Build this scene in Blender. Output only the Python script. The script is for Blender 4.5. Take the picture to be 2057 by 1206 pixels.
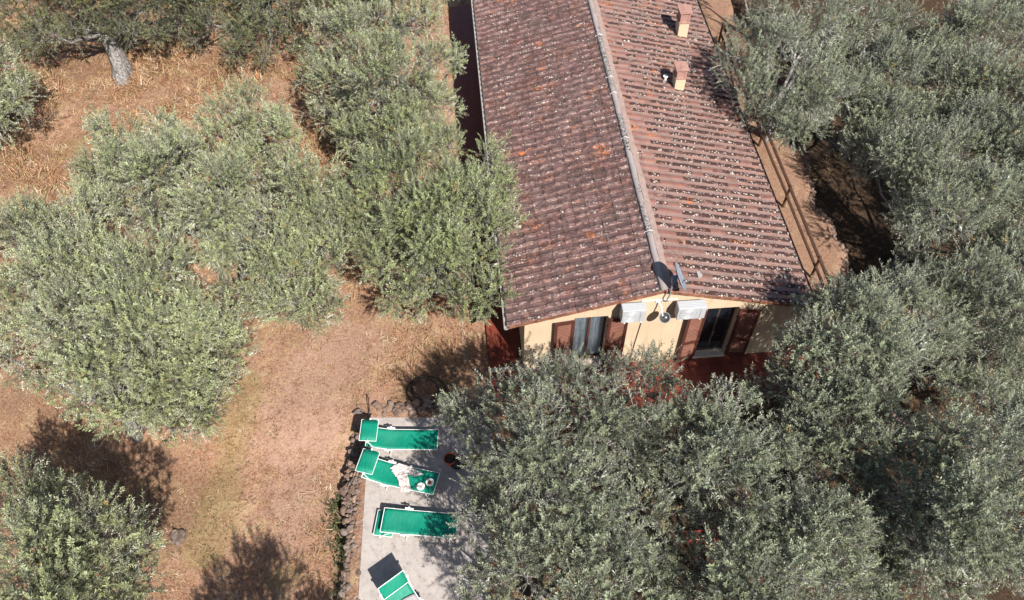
import bpy, bmesh, math, random
import numpy as np
from mathutils import Vector, Matrix, Euler
random.seed(7); RNG = np.random.default_rng(11)
R = math.radians
scene = bpy.context.scene
for o in list(bpy.data.objects): bpy.data.objects.remove(o)
COL = scene.collection

# ------------------------------------------------------------------ camera
CAM_H, TH, FPX, PW, PH = 21.0, R(37.8), 1673.0, 2057.0, 1206.0
cam_d = bpy.data.cameras.new('camera'); cam = bpy.data.objects.new('camera', cam_d); COL.objects.link(cam)
cam.location = (0, 0, CAM_H); cam.rotation_euler = (TH, 0, 0)
cam_d.sensor_fit = 'HORIZONTAL'; cam_d.sensor_width = 36.0; cam_d.lens = 36.0*FPX/PW
cam_d.clip_start = 0.1; cam_d.clip_end = 1000
scene.camera = cam
# ------------------------------------------------------------------ light
SUN_AZ, SUN_EL = R(29.6), R(46)          # measured from -Y towards +X
sdir = Vector((math.sin(SUN_AZ)*math.cos(SUN_EL), -math.cos(SUN_AZ)*math.cos(SUN_EL), math.sin(SUN_EL)))
world = bpy.data.worlds.new('World'); scene.world = world; world.use_nodes = True
wn = world.node_tree; wn.nodes.clear()
sky = wn.nodes.new('ShaderNodeTexSky'); sky.sky_type = 'NISHITA'; sky.sun_disc = False
sky.sun_elevation = SUN_EL; sky.sun_rotation = math.atan2(sdir.x, sdir.y)
bg = wn.nodes.new('ShaderNodeBackground'); bg.inputs['Strength'].default_value = 0.068
wo = wn.nodes.new('ShaderNodeOutputWorld')
wn.links.new(sky.outputs[0], bg.inputs[0]); wn.links.new(bg.outputs[0], wo.inputs[0])
sl = bpy.data.lights.new('sun', 'SUN'); sl.energy = 5.0; sl.angle = R(0.5); sl.color = (1.0, 0.95, 0.87)
so = bpy.data.objects.new('sun', sl); COL.objects.link(so); so.location = (10, -17, 40)
so.rotation_euler = sdir.to_track_quat('Z', 'Y').to_euler()
scene.view_settings.view_transform = 'Standard'; scene.view_settings.look = 'None'
scene.view_settings.gamma = 1.0; scene.view_settings.use_curve_mapping = False
scene.view_settings.exposure = 0.7

# ------------------------------------------------------------------ helpers
def at(px, py, z=0.0):
    u = (px-PW/2)/FPX; v = -(py-PH/2)/FPX
    r = Vector((u, math.sin(TH)+v*math.cos(TH), -math.cos(TH)+v*math.sin(TH)))
    t = (CAM_H-z)/-r.z
    return Vector((r.x*t, r.y*t, z))
HB = at(1052, 740, 0.1); HB.z = 0.0; HA = R(5)     # house corner and heading
HD = Vector((math.cos(HA), math.sin(HA), 0)); HN = Vector((-math.sin(HA), math.cos(HA), 0))
def hw(s, t, z=0.0): return HB + HD*s + HN*t + Vector((0, 0, z))
def loc_st(x, y):
    dx, dy = x-HB.x, y-HB.y
    return dx*HD.x+dy*HD.y, dx*HN.x+dy*HN.y

def tag(o, label=None, cat=None, group=None, kind=None):
    if label: o['label'] = label
    if cat: o['category'] = cat
    if group: o['group'] = group
    if kind: o['kind'] = kind
    return o
def link(o, parent=None):
    COL.objects.link(o)
    if parent is not None: o.parent = parent
    return o
def empty(name, loc=(0, 0, 0), rz=0, label=None, cat=None, group=None):
    o = bpy.data.objects.new(name, None); o.empty_display_size = 0.2
    o.location = loc; o.rotation_euler = (0, 0, rz); link(o); tag(o, label, cat, group); return o
class MB:
    def __init__(s): s.v = []; s.f = []; s.mi = []; s.cur = 0; s.smooth = False
    def add(s, vs, fs):
        b = len(s.v); s.v += [tuple(p) for p in vs]
        for f in fs: s.f.append(tuple(i+b for i in f)); s.mi.append(s.cur)
        return s
    def box(s, x0, x1, y0, y1, z0, z1, M=None):
        vs = [Vector(p) for p in ((x0,y0,z0),(x1,y0,z0),(x1,y1,z0),(x0,y1,z0),(x0,y0,z1),(x1,y0,z1),(x1,y1,z1),(x0,y1,z1))]
        if M is not None: vs = [M @ p for p in vs]
        return s.add(vs, [(0,3,2,1),(4,5,6,7),(0,1,5,4),(1,2,6,5),(2,3,7,6),(3,0,4,7)])
    def tube(s, pts, rad, n=8, cap=True):
        pts = [Vector(p) for p in pts]
        if not hasattr(rad, '__len__'): rad = [rad]*len(pts)
        rings = []; ref = None
        for i, p in enumerate(pts):
            d = (pts[min(i+1, len(pts)-1)]-pts[max(i-1, 0)])
            d = d.normalized() if d.length > 1e-9 else Vector((0, 0, 1))
            if ref is None:
                ref = Vector((0, 0, 1)) if abs(d.z) < 0.9 else Vector((1, 0, 0))
            a = (ref - d*ref.dot(d))
            a = a.normalized() if a.length > 1e-6 else d.orthogonal().normalized()
            b = d.cross(a); ref = a
            rings.append([p+(a*math.cos(2*math.pi*k/n)+b*math.sin(2*math.pi*k/n))*rad[i] for k in range(n)])
        vs = [q for r in rings for q in r]; fs = []
        for i in range(len(pts)-1):
            for k in range(n):
                fs.append((i*n+k, i*n+(k+1) % n, (i+1)*n+(k+1) % n, (i+1)*n+k))
        if cap:
            fs.append(tuple(range(n-1, -1, -1))); fs.append(tuple(range((len(pts)-1)*n, len(pts)*n)))
        return s.add(vs, fs)
    def lathe(s, prof, n=20, M=None):
        vs = []; fs = []
        for r_, z in prof:
            for k in range(n):
                p = Vector((r_*math.cos(2*math.pi*k/n), r_*math.sin(2*math.pi*k/n), z)); vs.append(M @ p if M is not None else p)
        for i in range(len(prof)-1):
            for k in range(n): fs.append((i*n+k, i*n+(k+1) % n, (i+1)*n+(k+1) % n, (i+1)*n+k))
        return s.add(vs, fs)
    def mesh(s, name, mats):
        me = bpy.data.meshes.new(name); me.from_pydata(s.v, [], s.f)
        for m in (mats if isinstance(mats, (list, tuple)) else [mats]): me.materials.append(m)
        me.polygons.foreach_set('material_index', s.mi)
        if s.smooth: me.polygons.foreach_set('use_smooth', [True]*len(s.f))
        me.update(); return me
    def build(s, name, mats, parent=None):
        return link(bpy.data.objects.new(name, s.mesh(name, mats)), parent)

# ------------------------------------------------------------------ materials
class NT:
    def __init__(s, name, rough=0.8, spec=0.3):
        s.m = bpy.data.materials.new(name); s.m.use_nodes = True; s.t = s.m.node_tree; s.n = s.t.nodes
        s.b = s.n['Principled BSDF']; s.b.inputs['Roughness'].default_value = rough
        s.b.inputs['Specular IOR Level'].default_value = spec
        s.pos = s.n.new('ShaderNodeNewGeometry').outputs['Position']
    def l(s, a, b): s.t.links.new(a, b)
    def noise(s, scale, detail=4, rough=0.6, vec=None, out='Fac', dist=0.0):
        n = s.n.new('ShaderNodeTexNoise'); n.inputs['Scale'].default_value = scale
        n.inputs['Detail'].default_value = detail; n.inputs['Roughness'].default_value = rough
        n.inputs['Distortion'].default_value = dist
        s.l(vec or s.pos, n.inputs['Vector']); return n.outputs[out]
    def voro(s, scale, feat='F1', out='Distance', vec=None, rnd=1.0):
        n = s.n.new('ShaderNodeTexVoronoi'); n.feature = feat; n.inputs['Scale'].default_value = scale
        n.inputs['Randomness'].default_value = rnd
        s.l(vec or s.pos, n.inputs['Vector']); return n.outputs[out]
    def ramp(s, fac, stops, interp='LINEAR'):
        r = s.n.new('ShaderNodeValToRGB'); cr = r.color_ramp; cr.interpolation = interp
        while len(cr.elements) < len(stops): cr.elements.new(0.5)
        for e, (p, c) in zip(cr.elements, stops):
            e.position = p; e.color = (*c, 1) if hasattr(c, '__len__') else (c, c, c, 1)
        s.l(fac, r.inputs[0]); return r.outputs[0]
    def mix(s, fac, a, b, mode='MIX'):
        n = s.n.new('ShaderNodeMix'); n.data_type = 'RGBA'; n.blend_type = mode; n.clamp_factor = True
        for sock, val in ((n.inputs[0], fac), (n.inputs[6], a), (n.inputs[7], b)):
            if hasattr(val, 'is_linked') or hasattr(val, 'links'): s.l(val, sock)
            elif hasattr(val, '__len__'): sock.default_value = (*val, 1)
            else: sock.default_value = val
        return n.outputs[2]
    def math(s, op, a, b=0.0, c=None, clamp=False):
        n = s.n.new('ShaderNodeMath'); n.operation = op; n.use_clamp = clamp
        for i, val in enumerate((a, b) if c is None else (a, b, c)):
            if hasattr(val, 'links'): s.l(val, n.inputs[i])
            else: n.inputs[i].default_value = val
        return n.outputs[0]
    def attr(s, name, typ='GEOMETRY'):
        n = s.n.new('ShaderNodeAttribute'); n.attribute_name = name; n.attribute_type = typ; return n.outputs['Fac']
    def rnd(s): return s.n.new('ShaderNodeObjectInfo').outputs['Random']
    def bump(s, h, strength=0.5, dist=0.02):
        n = s.n.new('ShaderNodeBump'); n.inputs['Strength'].default_value = strength; n.inputs['Distance'].default_value = dist
        s.l(h, n.inputs['Height']); s.l(n.outputs[0], s.b.inputs['Normal'])
    def col(s, c):
        if hasattr(c, 'links'): s.l(c, s.b.inputs['Base Color'])
        else: s.b.inputs['Base Color'].default_value = (*c, 1)
        return s
    def vec(s, scale):
        n = s.n.new('ShaderNodeMapping'); n.inputs['Scale'].default_value = scale; s.l(s.pos, n.inputs['Vector']); return n.outputs[0]
def simple(name, c, rough=0.6, spec=0.4, var=0.15, scale=6.0, bump=0.0, metal=0.0):
    t = NT(name, rough, spec); t.b.inputs['Metallic'].default_value = metal
    n = t.noise(scale, 5, 0.65)
    lo = [x*(1-var) for x in c]; hi = [min(1, x*(1+var)) for x in c]
    t.col(t.ramp(n, [(0.3, lo), (0.7, hi)]))
    if bump: t.bump(t.noise(scale*6, 4), bump, 0.01)
    return t.m
M = {}
def m_ground():
    t = NT('ground', 0.95, 0.1)
    big = t.noise(0.55, 6, 0.68); mid = t.noise(2.2, 6, 0.75, dist=0.8); fine = t.noise(14, 6, 0.75); spk = t.noise(46, 3, 0.8)
    base = t.ramp(big, [(0.32, (0.20, 0.088, 0.042)), (0.43, (0.33, 0.162, 0.092)), (0.53, (0.40, 0.235, 0.165)), (0.64, (0.25, 0.16, 0.078))])
    c = t.mix(t.ramp(mid, [(0.42, 0.0), (0.58, 0.95)]), base, (0.185, 0.085, 0.048))
    c = t.mix(t.ramp(fine, [(0.42, 0.0), (0.6, 0.75)]), c, (0.47, 0.31, 0.22))
    c = t.mix(t.ramp(spk, [(0.30, 0.85), (0.46, 0.0)]), c, (0.10, 0.055, 0.032))
    c = t.mix(t.ramp(spk, [(0.62, 0.0), (0.70, 0.8)]), c, (0.6, 0.45, 0.33))
    sp_ = t.noise(1.15, 6, 0.72, dist=1.0); c = t.mix(t.ramp(sp_, [(0.54, 0.0), (0.62, 0.8)]), c, t.ramp(fine, [(0.35, (0.36, 0.24, 0.125)), (0.65, (0.52, 0.38, 0.235))]))
    c = t.mix(t.ramp(sp_, [(0.34, 0.75), (0.42, 0.0)]), c, t.ramp(fine, [(0.35, (0.15, 0.08, 0.05)), (0.65, (0.30, 0.175, 0.12))]))
    # greener strip of weeds left of the terrace wall
    wd = t.ramp(t.math('MULTIPLY', t.attr('weedy'), t.math('ADD', t.math('MULTIPLY', t.noise(4.5, 6, 0.75), 0.9), t.math('MULTIPLY', fine, 0.6))), [(0.44, 0.0), (0.66, 1.0)]); c = t.mix(t.math('MULTIPLY', wd, 0.38), c, (0.21, 0.185, 0.06))
    c = t.mix(t.math('MULTIPLY', t.attr('pathy'), t.ramp(mid, [(0.3, 0.85), (0.7, 0.35)])), c, t.ramp(fine, [(0.3, (0.27, 0.165, 0.12)), (0.7, (0.45, 0.30, 0.235))]))
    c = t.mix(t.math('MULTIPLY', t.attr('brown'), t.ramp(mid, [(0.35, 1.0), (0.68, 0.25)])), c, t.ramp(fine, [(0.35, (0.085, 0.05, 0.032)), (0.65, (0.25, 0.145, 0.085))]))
    # soil with leaf litter to the right, darkened in colour to imitate tree shade
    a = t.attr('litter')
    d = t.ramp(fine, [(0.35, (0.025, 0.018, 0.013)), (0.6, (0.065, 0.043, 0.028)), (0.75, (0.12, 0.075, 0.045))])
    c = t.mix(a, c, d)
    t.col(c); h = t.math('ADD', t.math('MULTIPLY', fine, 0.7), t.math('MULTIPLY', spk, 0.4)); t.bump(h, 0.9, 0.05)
    return t.m
def m_concrete():
    t = NT('patio_concrete', 0.85, 0.25)
    a = t.noise(0.9, 5, 0.6); b = t.noise(5, 6, 0.7); c3 = t.noise(60, 3, 0.7)
    c = t.ramp(a, [(0.3, (0.37, 0.33, 0.31)), (0.7, (0.47, 0.42, 0.395))])
    c = t.mix(t.ramp(b, [(0.46, 0.0), (0.66, 0.7)]), c, (0.29, 0.26, 0.25))
    c = t.mix(t.ramp(c3, [(0.3, 0.4), (0.5, 0.0)]), c, (0.22, 0.195, 0.185))
    t.col(c); t.bump(c3, 0.2, 0.006); return t.m
def m_cotto():
    t = NT('cotto', 0.45, 0.4)
    r = t.rnd(); b = t.noise(3.5, 5, 0.65); f = t.noise(30, 4, 0.7)
    c = t.mix(t.ramp(b, [(0.35, 0.0), (0.65, 1.0)]), (0.20, 0.04, 0.026), (0.125, 0.028, 0.02))
    c = t.mix(t.math('MULTIPLY', r, 0.45), c, (0.24, 0.07, 0.042))
    c = t.mix(t.ramp(f, [(0.6, 0.0), (0.75, 0.35)]), c, (0.28, 0.15, 0.10))
    t.col(c); t.bump(f, 0.15, 0.005); return t.m
def m_wall():
    t = NT('cream_render', 0.9, 0.15)
    a = t.noise(1.2, 5, 0.6); f = t.noise(70, 4, 0.7)
    c = t.ramp(a, [(0.3, (0.55, 0.43, 0.30)), (0.7, (0.61, 0.485, 0.345))])
    v = t.noise(4, 4, 0.6, vec=t.vec((1.2, 1.2, 0.15))); c = t.mix(t.ramp(v, [(0.52, 0.0), (0.72, 0.5)]), c, (0.42, 0.32, 0.235))
    t.col(c); t.bump(f, 0.2, 0.005); return t.m
def m_tile(name, left):
    t = NT(name, 0.85, 0.2)
    roll = t.attr('roll'); rn = t.math('FRACT', t.math('ADD', t.rnd(), t.attr('rnd'))); up = t.attr('up'); ol = t.attr('bare')
    n1 = t.noise(5.0, 5, 0.65); n2 = t.noise(24, 5, 0.7); big = t.noise(0.7, 4, 0.6)
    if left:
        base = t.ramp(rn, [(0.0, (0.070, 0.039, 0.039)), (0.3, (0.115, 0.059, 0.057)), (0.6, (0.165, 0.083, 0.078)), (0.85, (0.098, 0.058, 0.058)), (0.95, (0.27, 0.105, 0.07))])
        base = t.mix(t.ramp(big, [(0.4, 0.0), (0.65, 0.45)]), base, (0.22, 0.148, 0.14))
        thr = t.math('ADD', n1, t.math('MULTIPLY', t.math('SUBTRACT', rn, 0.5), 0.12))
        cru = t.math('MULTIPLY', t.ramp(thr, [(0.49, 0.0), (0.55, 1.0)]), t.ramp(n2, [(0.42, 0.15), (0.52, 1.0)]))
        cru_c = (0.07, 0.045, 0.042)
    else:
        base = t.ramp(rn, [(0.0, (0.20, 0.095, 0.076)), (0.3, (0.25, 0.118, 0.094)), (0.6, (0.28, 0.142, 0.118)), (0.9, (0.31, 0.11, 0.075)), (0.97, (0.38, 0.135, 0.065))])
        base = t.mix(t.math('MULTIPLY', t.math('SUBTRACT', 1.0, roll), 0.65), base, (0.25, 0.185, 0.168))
        rsel = t.ramp(roll, [(0.30, 0.0), (0.55, 1.0)])
        tl = t.math('ADD', t.math('ADD', rn, t.math('MULTIPLY', ol, -1.1)), t.math('MULTIPLY', t.math('SUBTRACT', big, 0.5), 0.5))
        tsel = t.ramp(tl, [(0.06, 0.0), (0.13, 1.0)])
        thr = t.math('SUBTRACT', n1, t.math('MULTIPLY', ol, 0.12))
        cru = t.math('MULTIPLY', t.math('MULTIPLY', rsel, tsel), t.ramp(thr, [(0.35, 0.0), (0.40, 1.0)]))
        cru_c = t.ramp(n2, [(0.42, (0.032, 0.020, 0.019)), (0.66, (0.11, 0.055, 0.047))])
    c = t.mix(t.ramp(n2, [(0.3, 0.45), (0.5, 0.0)]), base, (0.16, 0.085, 0.07))
    if left: c = t.mix(t.ramp(t.noise(10, 6, 0.75, vec=t.vec((0.8, 3.2, 1.0))), [(0.36, 0.75), (0.48, 0.0)]), c, (0.06, 0.036, 0.036))
    lroll = t.ramp(roll, [(0.15, 0.12), (0.6, 1.0)])
    if left: c = t.mix(t.math('MULTIPLY', t.math('MULTIPLY', t.ramp(t.noise(8, 6, 0.72, vec=t.vec((0.6, 1.5, 1.0))), [(0.46, 0.0), (0.54, 1.0)]), lroll), 0.8), c, t.ramp(t.noise(3, 4, 0.7), [(0.35, (0.25, 0.13, 0.11)), (0.65, (0.39, 0.27, 0.245))]))
    gm_ = t.math('MULTIPLY', t.ramp(t.noise(2.6, 5, 0.7), [(0.46, 0.0), (0.6, 1.0)]), t.ramp(t.noise(21, 5, 0.75), [(0.45, 0.0), (0.55, 0.65)])); c = t.mix(gm_, c, (0.085, 0.07, 0.066))
    c = t.mix(cru, c, cru_c)
    # pale lichen rosettes
    vd = t.voro(13.0); vc = t.voro(13.0, out='Color')
    sep = t.n.new('ShaderNodeSeparateColor'); t.l(vc, sep.inputs[0])
    keep = t.ramp(sep.outputs[0], [(0.56 if left else 0.44, 0.0), (0.58 if left else 0.46, 1.0)])
    cl = t.ramp(t.noise(1.6, 3, 0.6), [(0.44, 0.0 if left else 0.6), (0.56, 1.0)])
    rag = t.math('ADD', vd, t.math('MULTIPLY', t.math('SUBTRACT', t.noise(45, 4, 0.75), 0.5), 0.9))
    rag = t.math('ADD', rag, t.math('MULTIPLY', sep.outputs[2], 0.24))
    dot = t.math('MULTIPLY', t.math('MULTIPLY', t.ramp(rag, [(0.40 if left else 0.46, 1.0), (0.50 if left else 0.56, 0.0)]), keep), cl)
    if not left: dot = t.math('MULTIPLY', dot, t.math('ADD', t.math('MULTIPLY', cru, 0.95), 0.05))
    wc = t.ramp(sep.outputs[1], [(0.0, (0.40, 0.36, 0.32)), (0.6, (0.56, 0.51, 0.45)), (1.0, (0.38, 0.29, 0.24))])
    if left: dot = t.math('MULTIPLY', dot, lroll)
    c = t.mix(dot, c, wc)
    # orange lichen patches
    o1 = t.noise(1.15, 4, 0.6, vec=t.vec((1.0, 1.0, 1.7))); o2 = t.noise(11, 4, 0.7)
    om = t.math('MULTIPLY', t.ramp(o1, [(0.61, 0.0), (0.68, 1.0)]), t.ramp(o2, [(0.5, 0.0), (0.58, 0.9)]))
    c = t.mix(om, c, (0.50, 0.16, 0.045))
    t.col(c); t.bump(t.math('ADD', n2, dot), 0.5, 0.012)
    return t.m
def m_ridge():
    t = NT('ridge_concrete', 0.85, 0.25); rn = t.rnd()
    n1 = t.noise(16, 5, 0.7); base = t.ramp(rn, [(0.0, (0.28, 0.245, 0.235)), (0.5, (0.33, 0.285, 0.275)), (1.0, (0.30, 0.245, 0.235))])
    sel = t.ramp(t.noise(0.35, 3, 0.6), [(0.50, 0.0), (0.53, 1.0)])
    c = t.mix(t.math('MULTIPLY', sel, t.ramp(n1, [(0.48, 0.0), (0.54, 1.0)])), base, (0.05, 0.045, 0.04))
    c = t.mix(t.math('MULTIPLY', sel, t.ramp(t.noise(34, 3, 0.7), [(0.56, 0.0), (0.62, 1.0)])), c, (0.6, 0.57, 0.52))
    t.col(c); t.bump(n1, 0.3, 0.01); return t.m
def m_stone():
    t = NT('field_stone', 0.9, 0.2); rn = t.rnd()
    n1 = t.noise(7, 6, 0.7); n2 = t.noise(30, 5, 0.75)
    base = t.ramp(rn, [(0.0, (0.13, 0.085, 0.065)), (0.35, (0.23, 0.15, 0.115)), (0.7, (0.19, 0.155, 0.14)), (1.0, (0.34, 0.225, 0.165))])
    c = t.mix(t.ramp(n1, [(0.35, 0.6), (0.55, 0.0)]), base, (0.12, 0.09, 0.075))
    c = t.mix(t.ramp(n2, [(0.6, 0.0), (0.7, 0.6)]), c, (0.48, 0.42, 0.37))
    t.col(c); t.bump(n2, 0.6, 0.02); return t.m
def m_bark():
    t = NT('olive_bark', 0.95, 0.1)
    n = t.noise(11, 6, 0.75, vec=t.vec((1.5, 1.5, 0.3)), dist=1.2); f = t.noise(40, 4, 0.7)
    c = t.ramp(n, [(0.36, (0.05, 0.043, 0.038)), (0.5, (0.24, 0.22, 0.21)), (0.62, (0.50, 0.48, 0.47))])
    t.col(c); t.bump(t.math('ADD', n, t.math('MULTIPLY', f, 0.3)), 1.0, 0.06); return t.m
def m_leaf(name, top, under, olive):
    t = NT(name, 0.42, 0.5); rn = t.rnd()
    geo = t.n.new('ShaderNodeNewGeometry')
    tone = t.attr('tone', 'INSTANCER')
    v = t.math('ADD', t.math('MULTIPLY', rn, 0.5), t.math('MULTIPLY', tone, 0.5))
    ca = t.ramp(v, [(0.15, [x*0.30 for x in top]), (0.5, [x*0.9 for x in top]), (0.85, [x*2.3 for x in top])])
    ca = t.mix(t.math('MULTIPLY', t.ramp(rn, [(0.55, 0.0), (0.62, 1.0)]), 0.6), ca, olive)
    ca = t.mix(t.ramp(rn, [(0.995, 0.0), (0.996, 1.0)]), ca, (0.34, 0.25, 0.09))
    under = t.mix(tone, [x*0.8 for x in under], [min(1, x*1.15) for x in under])
    c = t.mix(geo.outputs['Backfacing'], ca, under)
    t.col(c)
    tr = t.n.new('ShaderNodeBsdfTranslucent'); t.l(t.mix(0.5, c, olive), tr.inputs['Color'])
    mx = t.n.new('ShaderNodeMixShader'); mx.inputs[0].default_value = 0.08
    out = t.n['Material Output']; t.l(t.b.outputs[0], mx.inputs[1]); t.l(tr.outputs[0], mx.inputs[2]); t.l(mx.outputs[0], out.inputs['Surface'])
    return t.m
def m_straw():
    t = NT('dry_straw', 0.8, 0.2); rn = t.rnd()
    c = t.ramp(rn, [(0.0, (0.17, 0.085, 0.045)), (0.3, (0.32, 0.17, 0.09)), (0.65, (0.45, 0.29, 0.18)), (0.85, (0.30, 0.22, 0.09)), (1.0, (0.60, 0.46, 0.34))])
    t.col(c); return t.m
def m_wood(name, c):
    t = NT(name, 0.6, 0.35)
    n = t.noise(8, 5, 0.65, vec=t.vec((1.0, 1.0, 9.0))); g = t.noise(2.5, 4)
    a = t.ramp(n, [(0.3, [x*0.6 for x in c]), (0.7, [x*1.25 for x in c])]); t.col(t.mix(t.ramp(g, [(0.5, 0), (0.75, 0.4)]), a, [min(1, x*1.7) for x in c]))
    t.bump(n, 0.2, 0.005); return t.m
def m_fabric():
    t = NT('green_mesh_fabric', 0.55, 0.35)
    n = t.noise(3, 4); w = t.noise(160, 2)
    c = t.ramp(n, [(0.3, (0.0, 0.19, 0.122)), (0.7, (0.003, 0.24, 0.16))]); c = t.mix(t.ramp(w, [(0.3, 0.3), (0.6, 0.0)]), c, (0.0, 0.15, 0.085))
    c = t.mix(t.ramp(t.noise(9, 5, 0.7), [(0.62, 0.0), (0.78, 0.22)]), c, (0.15, 0.29, 0.22))
    c = t.mix(t.ramp(t.noise(1.4, 4, 0.6), [(0.45, 0.0), (0.7, 0.3)]), c, (0.06, 0.27, 0.19)); t.col(c); t.bump(t.math('ADD', t.math('MULTIPLY', t.noise(7, 3, 0.5, vec=t.vec((2.2, 0.7, 1.0))), 1.5), t.math('MULTIPLY', w, 0.12)), 0.5, 0.03); return t.m
def m_glass(name, c):
    t = NT(name, 0.04, 0.6); t.col(c); return t.m
def m_clearglass():
    t = NT('clear_pane', 0.03, 0.5); t.col((0.9, 0.94, 0.95)); t.b.inputs['Transmission Weight'].default_value = 1.0
    t.b.inputs['IOR'].default_value = 1.1; return t.m
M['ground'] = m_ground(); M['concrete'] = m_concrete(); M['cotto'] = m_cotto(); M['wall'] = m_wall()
M['tileL'] = m_tile('roof_tile_left_slope', True); M['tileR'] = m_tile('roof_tile_right_slope', False)  # left slope is weathered darker maroon, right slope pinker, as tile colour
M['ridge'] = m_ridge(); M['stone'] = m_stone(); M['bark'] = m_bark()
M['leafL'] = m_leaf('olive_leaf_green', (0.205, 0.225, 0.125), (0.58, 0.60, 0.455), (0.24, 0.262, 0.10))
M['leafR'] = m_leaf('olive_leaf_silver', (0.158, 0.178, 0.118), (0.51, 0.53, 0.45), (0.185, 0.20, 0.105))
M['leafD'] = m_leaf('evergreen_leaf', (0.06, 0.085, 0.03), (0.12, 0.15, 0.07), (0.12, 0.12, 0.03))
M['leafG'] = m_leaf('olive_leaf_fresh', (0.175, 0.198, 0.098), (0.47, 0.49, 0.345), (0.21, 0.24, 0.082)); M['leafM'] = m_leaf('olive_leaf_shaded', (0.10, 0.115, 0.052), (0.27, 0.28, 0.18), (0.14, 0.15, 0.05)); M['straw'] = m_straw(); M['fabric'] = m_fabric()  # leafM: leaf colour darkened to imitate crowns seen from their shaded underside
M['wood'] = m_wood('shutter_wood', (0.085, 0.028, 0.02)); M['slat'] = m_wood('shutter_slat', (0.20, 0.085, 0.06)); M['rail'] = m_wood('fence_wood', (0.10, 0.055, 0.038))
M['white'] = simple('white_metal', (0.78, 0.78, 0.77), 0.4, 0.5, 0.06)
M['plastic'] = simple('ac_white', (0.43, 0.44, 0.46), 0.45, 0.4, 0.05)
M['grey'] = simple('grey_metal', (0.30, 0.31, 0.33), 0.45, 0.5, 0.1, metal=0.3)
M['dish'] = simple('dish_grey', (0.20, 0.24, 0.31), 0.5, 0.5, 0.08)
M['black'] = simple('black_plastic', (0.018, 0.018, 0.02), 0.6, 0.4, 0.2)
M['copper'] = simple('gutter_metal', (0.35, 0.33, 0.31), 0.5, 0.5, 0.2)
M['gutdark'] = simple('gutter_brown', (0.06, 0.045, 0.04), 0.6, 0.4, 0.2)
M['travertine'] = simple('travertine', (0.55, 0.47, 0.40), 0.7, 0.3, 0.12, 8)
M['terra'] = simple('terracotta', (0.36, 0.205, 0.17), 0.85, 0.2, 0.25, 9, 0.3)
M['verge'] = simple('verge_terracotta', (0.23, 0.10, 0.062), 0.85, 0.2, 0.55, 7, 0.3)
M['mortar'] = simple('mortar', (0.31, 0.225, 0.20), 0.9, 0.15, 0.2, 7, 0.4)
M['under'] = simple('roof_boards', (0.12, 0.06, 0.045), 0.8, 0.2, 0.2)
M['towelw'] = simple('white_towel', (0.62, 0.55, 0.52), 0.95, 0.1, 0.1, 12, 0.4)
M['towelg'] = simple('grey_towel', (0.33, 0.30, 0.31), 0.95, 0.1, 0.12, 14, 0.4)
M['curtain'] = simple('curtain', (0.40, 0.43, 0.50), 0.9, 0.1, 0.15)
M['room'] = simple('room_dark', (0.06, 0.055, 0.05), 0.9, 0.1)
M['pane'] = m_clearglass(); M['darkpane'] = m_glass('dark_pane', (0.012, 0.014, 0.02))
M['orange'] = simple('orange_plastic', (0.50, 0.12, 0.05), 0.6, 0.4, 0.15); M['red'] = simple('red_plastic', (0.5, 0.05, 0.04), 0.6, 0.4, 0.15)
M['ceramic'] = simple('white_ceramic', (0.80, 0.77, 0.74), 0.3, 0.5, 0.04); M['coffee'] = simple('brown_food', (0.22, 0.12, 0.07), 0.6, 0.3, 0.3, 40)
M['deadw'] = simple('stump_wood', (0.15, 0.115, 0.095), 0.95, 0.1, 0.5, 10, 0.8)
M['soil'] = simple('pot_soil', (0.05, 0.035, 0.025), 0.95, 0.1, 0.3, 30)

# ------------------------------------------------------------------ terrain
def sstep(a, b, x):
    t = np.clip((x-a)/(b-a), 0, 1); return t*t*(3-2*t)
EDGE_S = 10.95
def edge_s(t): return EDGE_S + 0.16*np.sin(t*1.7+0.5) + 0.10*np.sin(t*3.9) - 0.10*np.maximum(0, 3.2-t)
def ground_z(x, y):
    x = np.asarray(x, float); y = np.asarray(y, float)
    dx, dy = x-HB.x, y-HB.y
    s = dx*HD.x+dy*HD.y; t = dx*HN.x+dy*HN.y
    z = -1.5*sstep(0.0, 0.22, s-edge_s(t))*sstep(-6.5, -3.0, t)
    z = z - 0.55*sstep(-4.12, -4.5, x)*sstep(12.4, 10.4, y)
    z = z + 0.05*np.sin(x*0.9+y*0.5)*np.sin(y*0.8-x*0.3)*sstep(-4.6, -6.5, x) + 0.025*np.sin(x*2.9+1.0)*np.sin(y*2.3)*sstep(-4.6, -6.0, x)
    return z
def gz(x, y): return float(ground_z(x, y))
xs = np.concatenate([np.linspace(-110, -26, 12)[:-1], np.arange(-26, 26, 0.16), np.linspace(26, 110, 12)])
ys = np.concatenate([np.linspace(-80, -2, 10)[:-1], np.arange(-2, 42, 0.16), np.linspace(42, 150, 12)])
GX, GY = np.meshgrid(xs, ys); GZ = ground_z(GX, GY)
nx, ny = len(xs), len(ys)
V = np.stack([GX.ravel(), GY.ravel(), GZ.ravel()], 1)
ii = (np.arange(ny-1)[:, None]*nx+np.arange(nx-1)[None, :]).ravel()
F = np.stack([ii, ii+1, ii+nx+1, ii+nx], 1)
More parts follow.
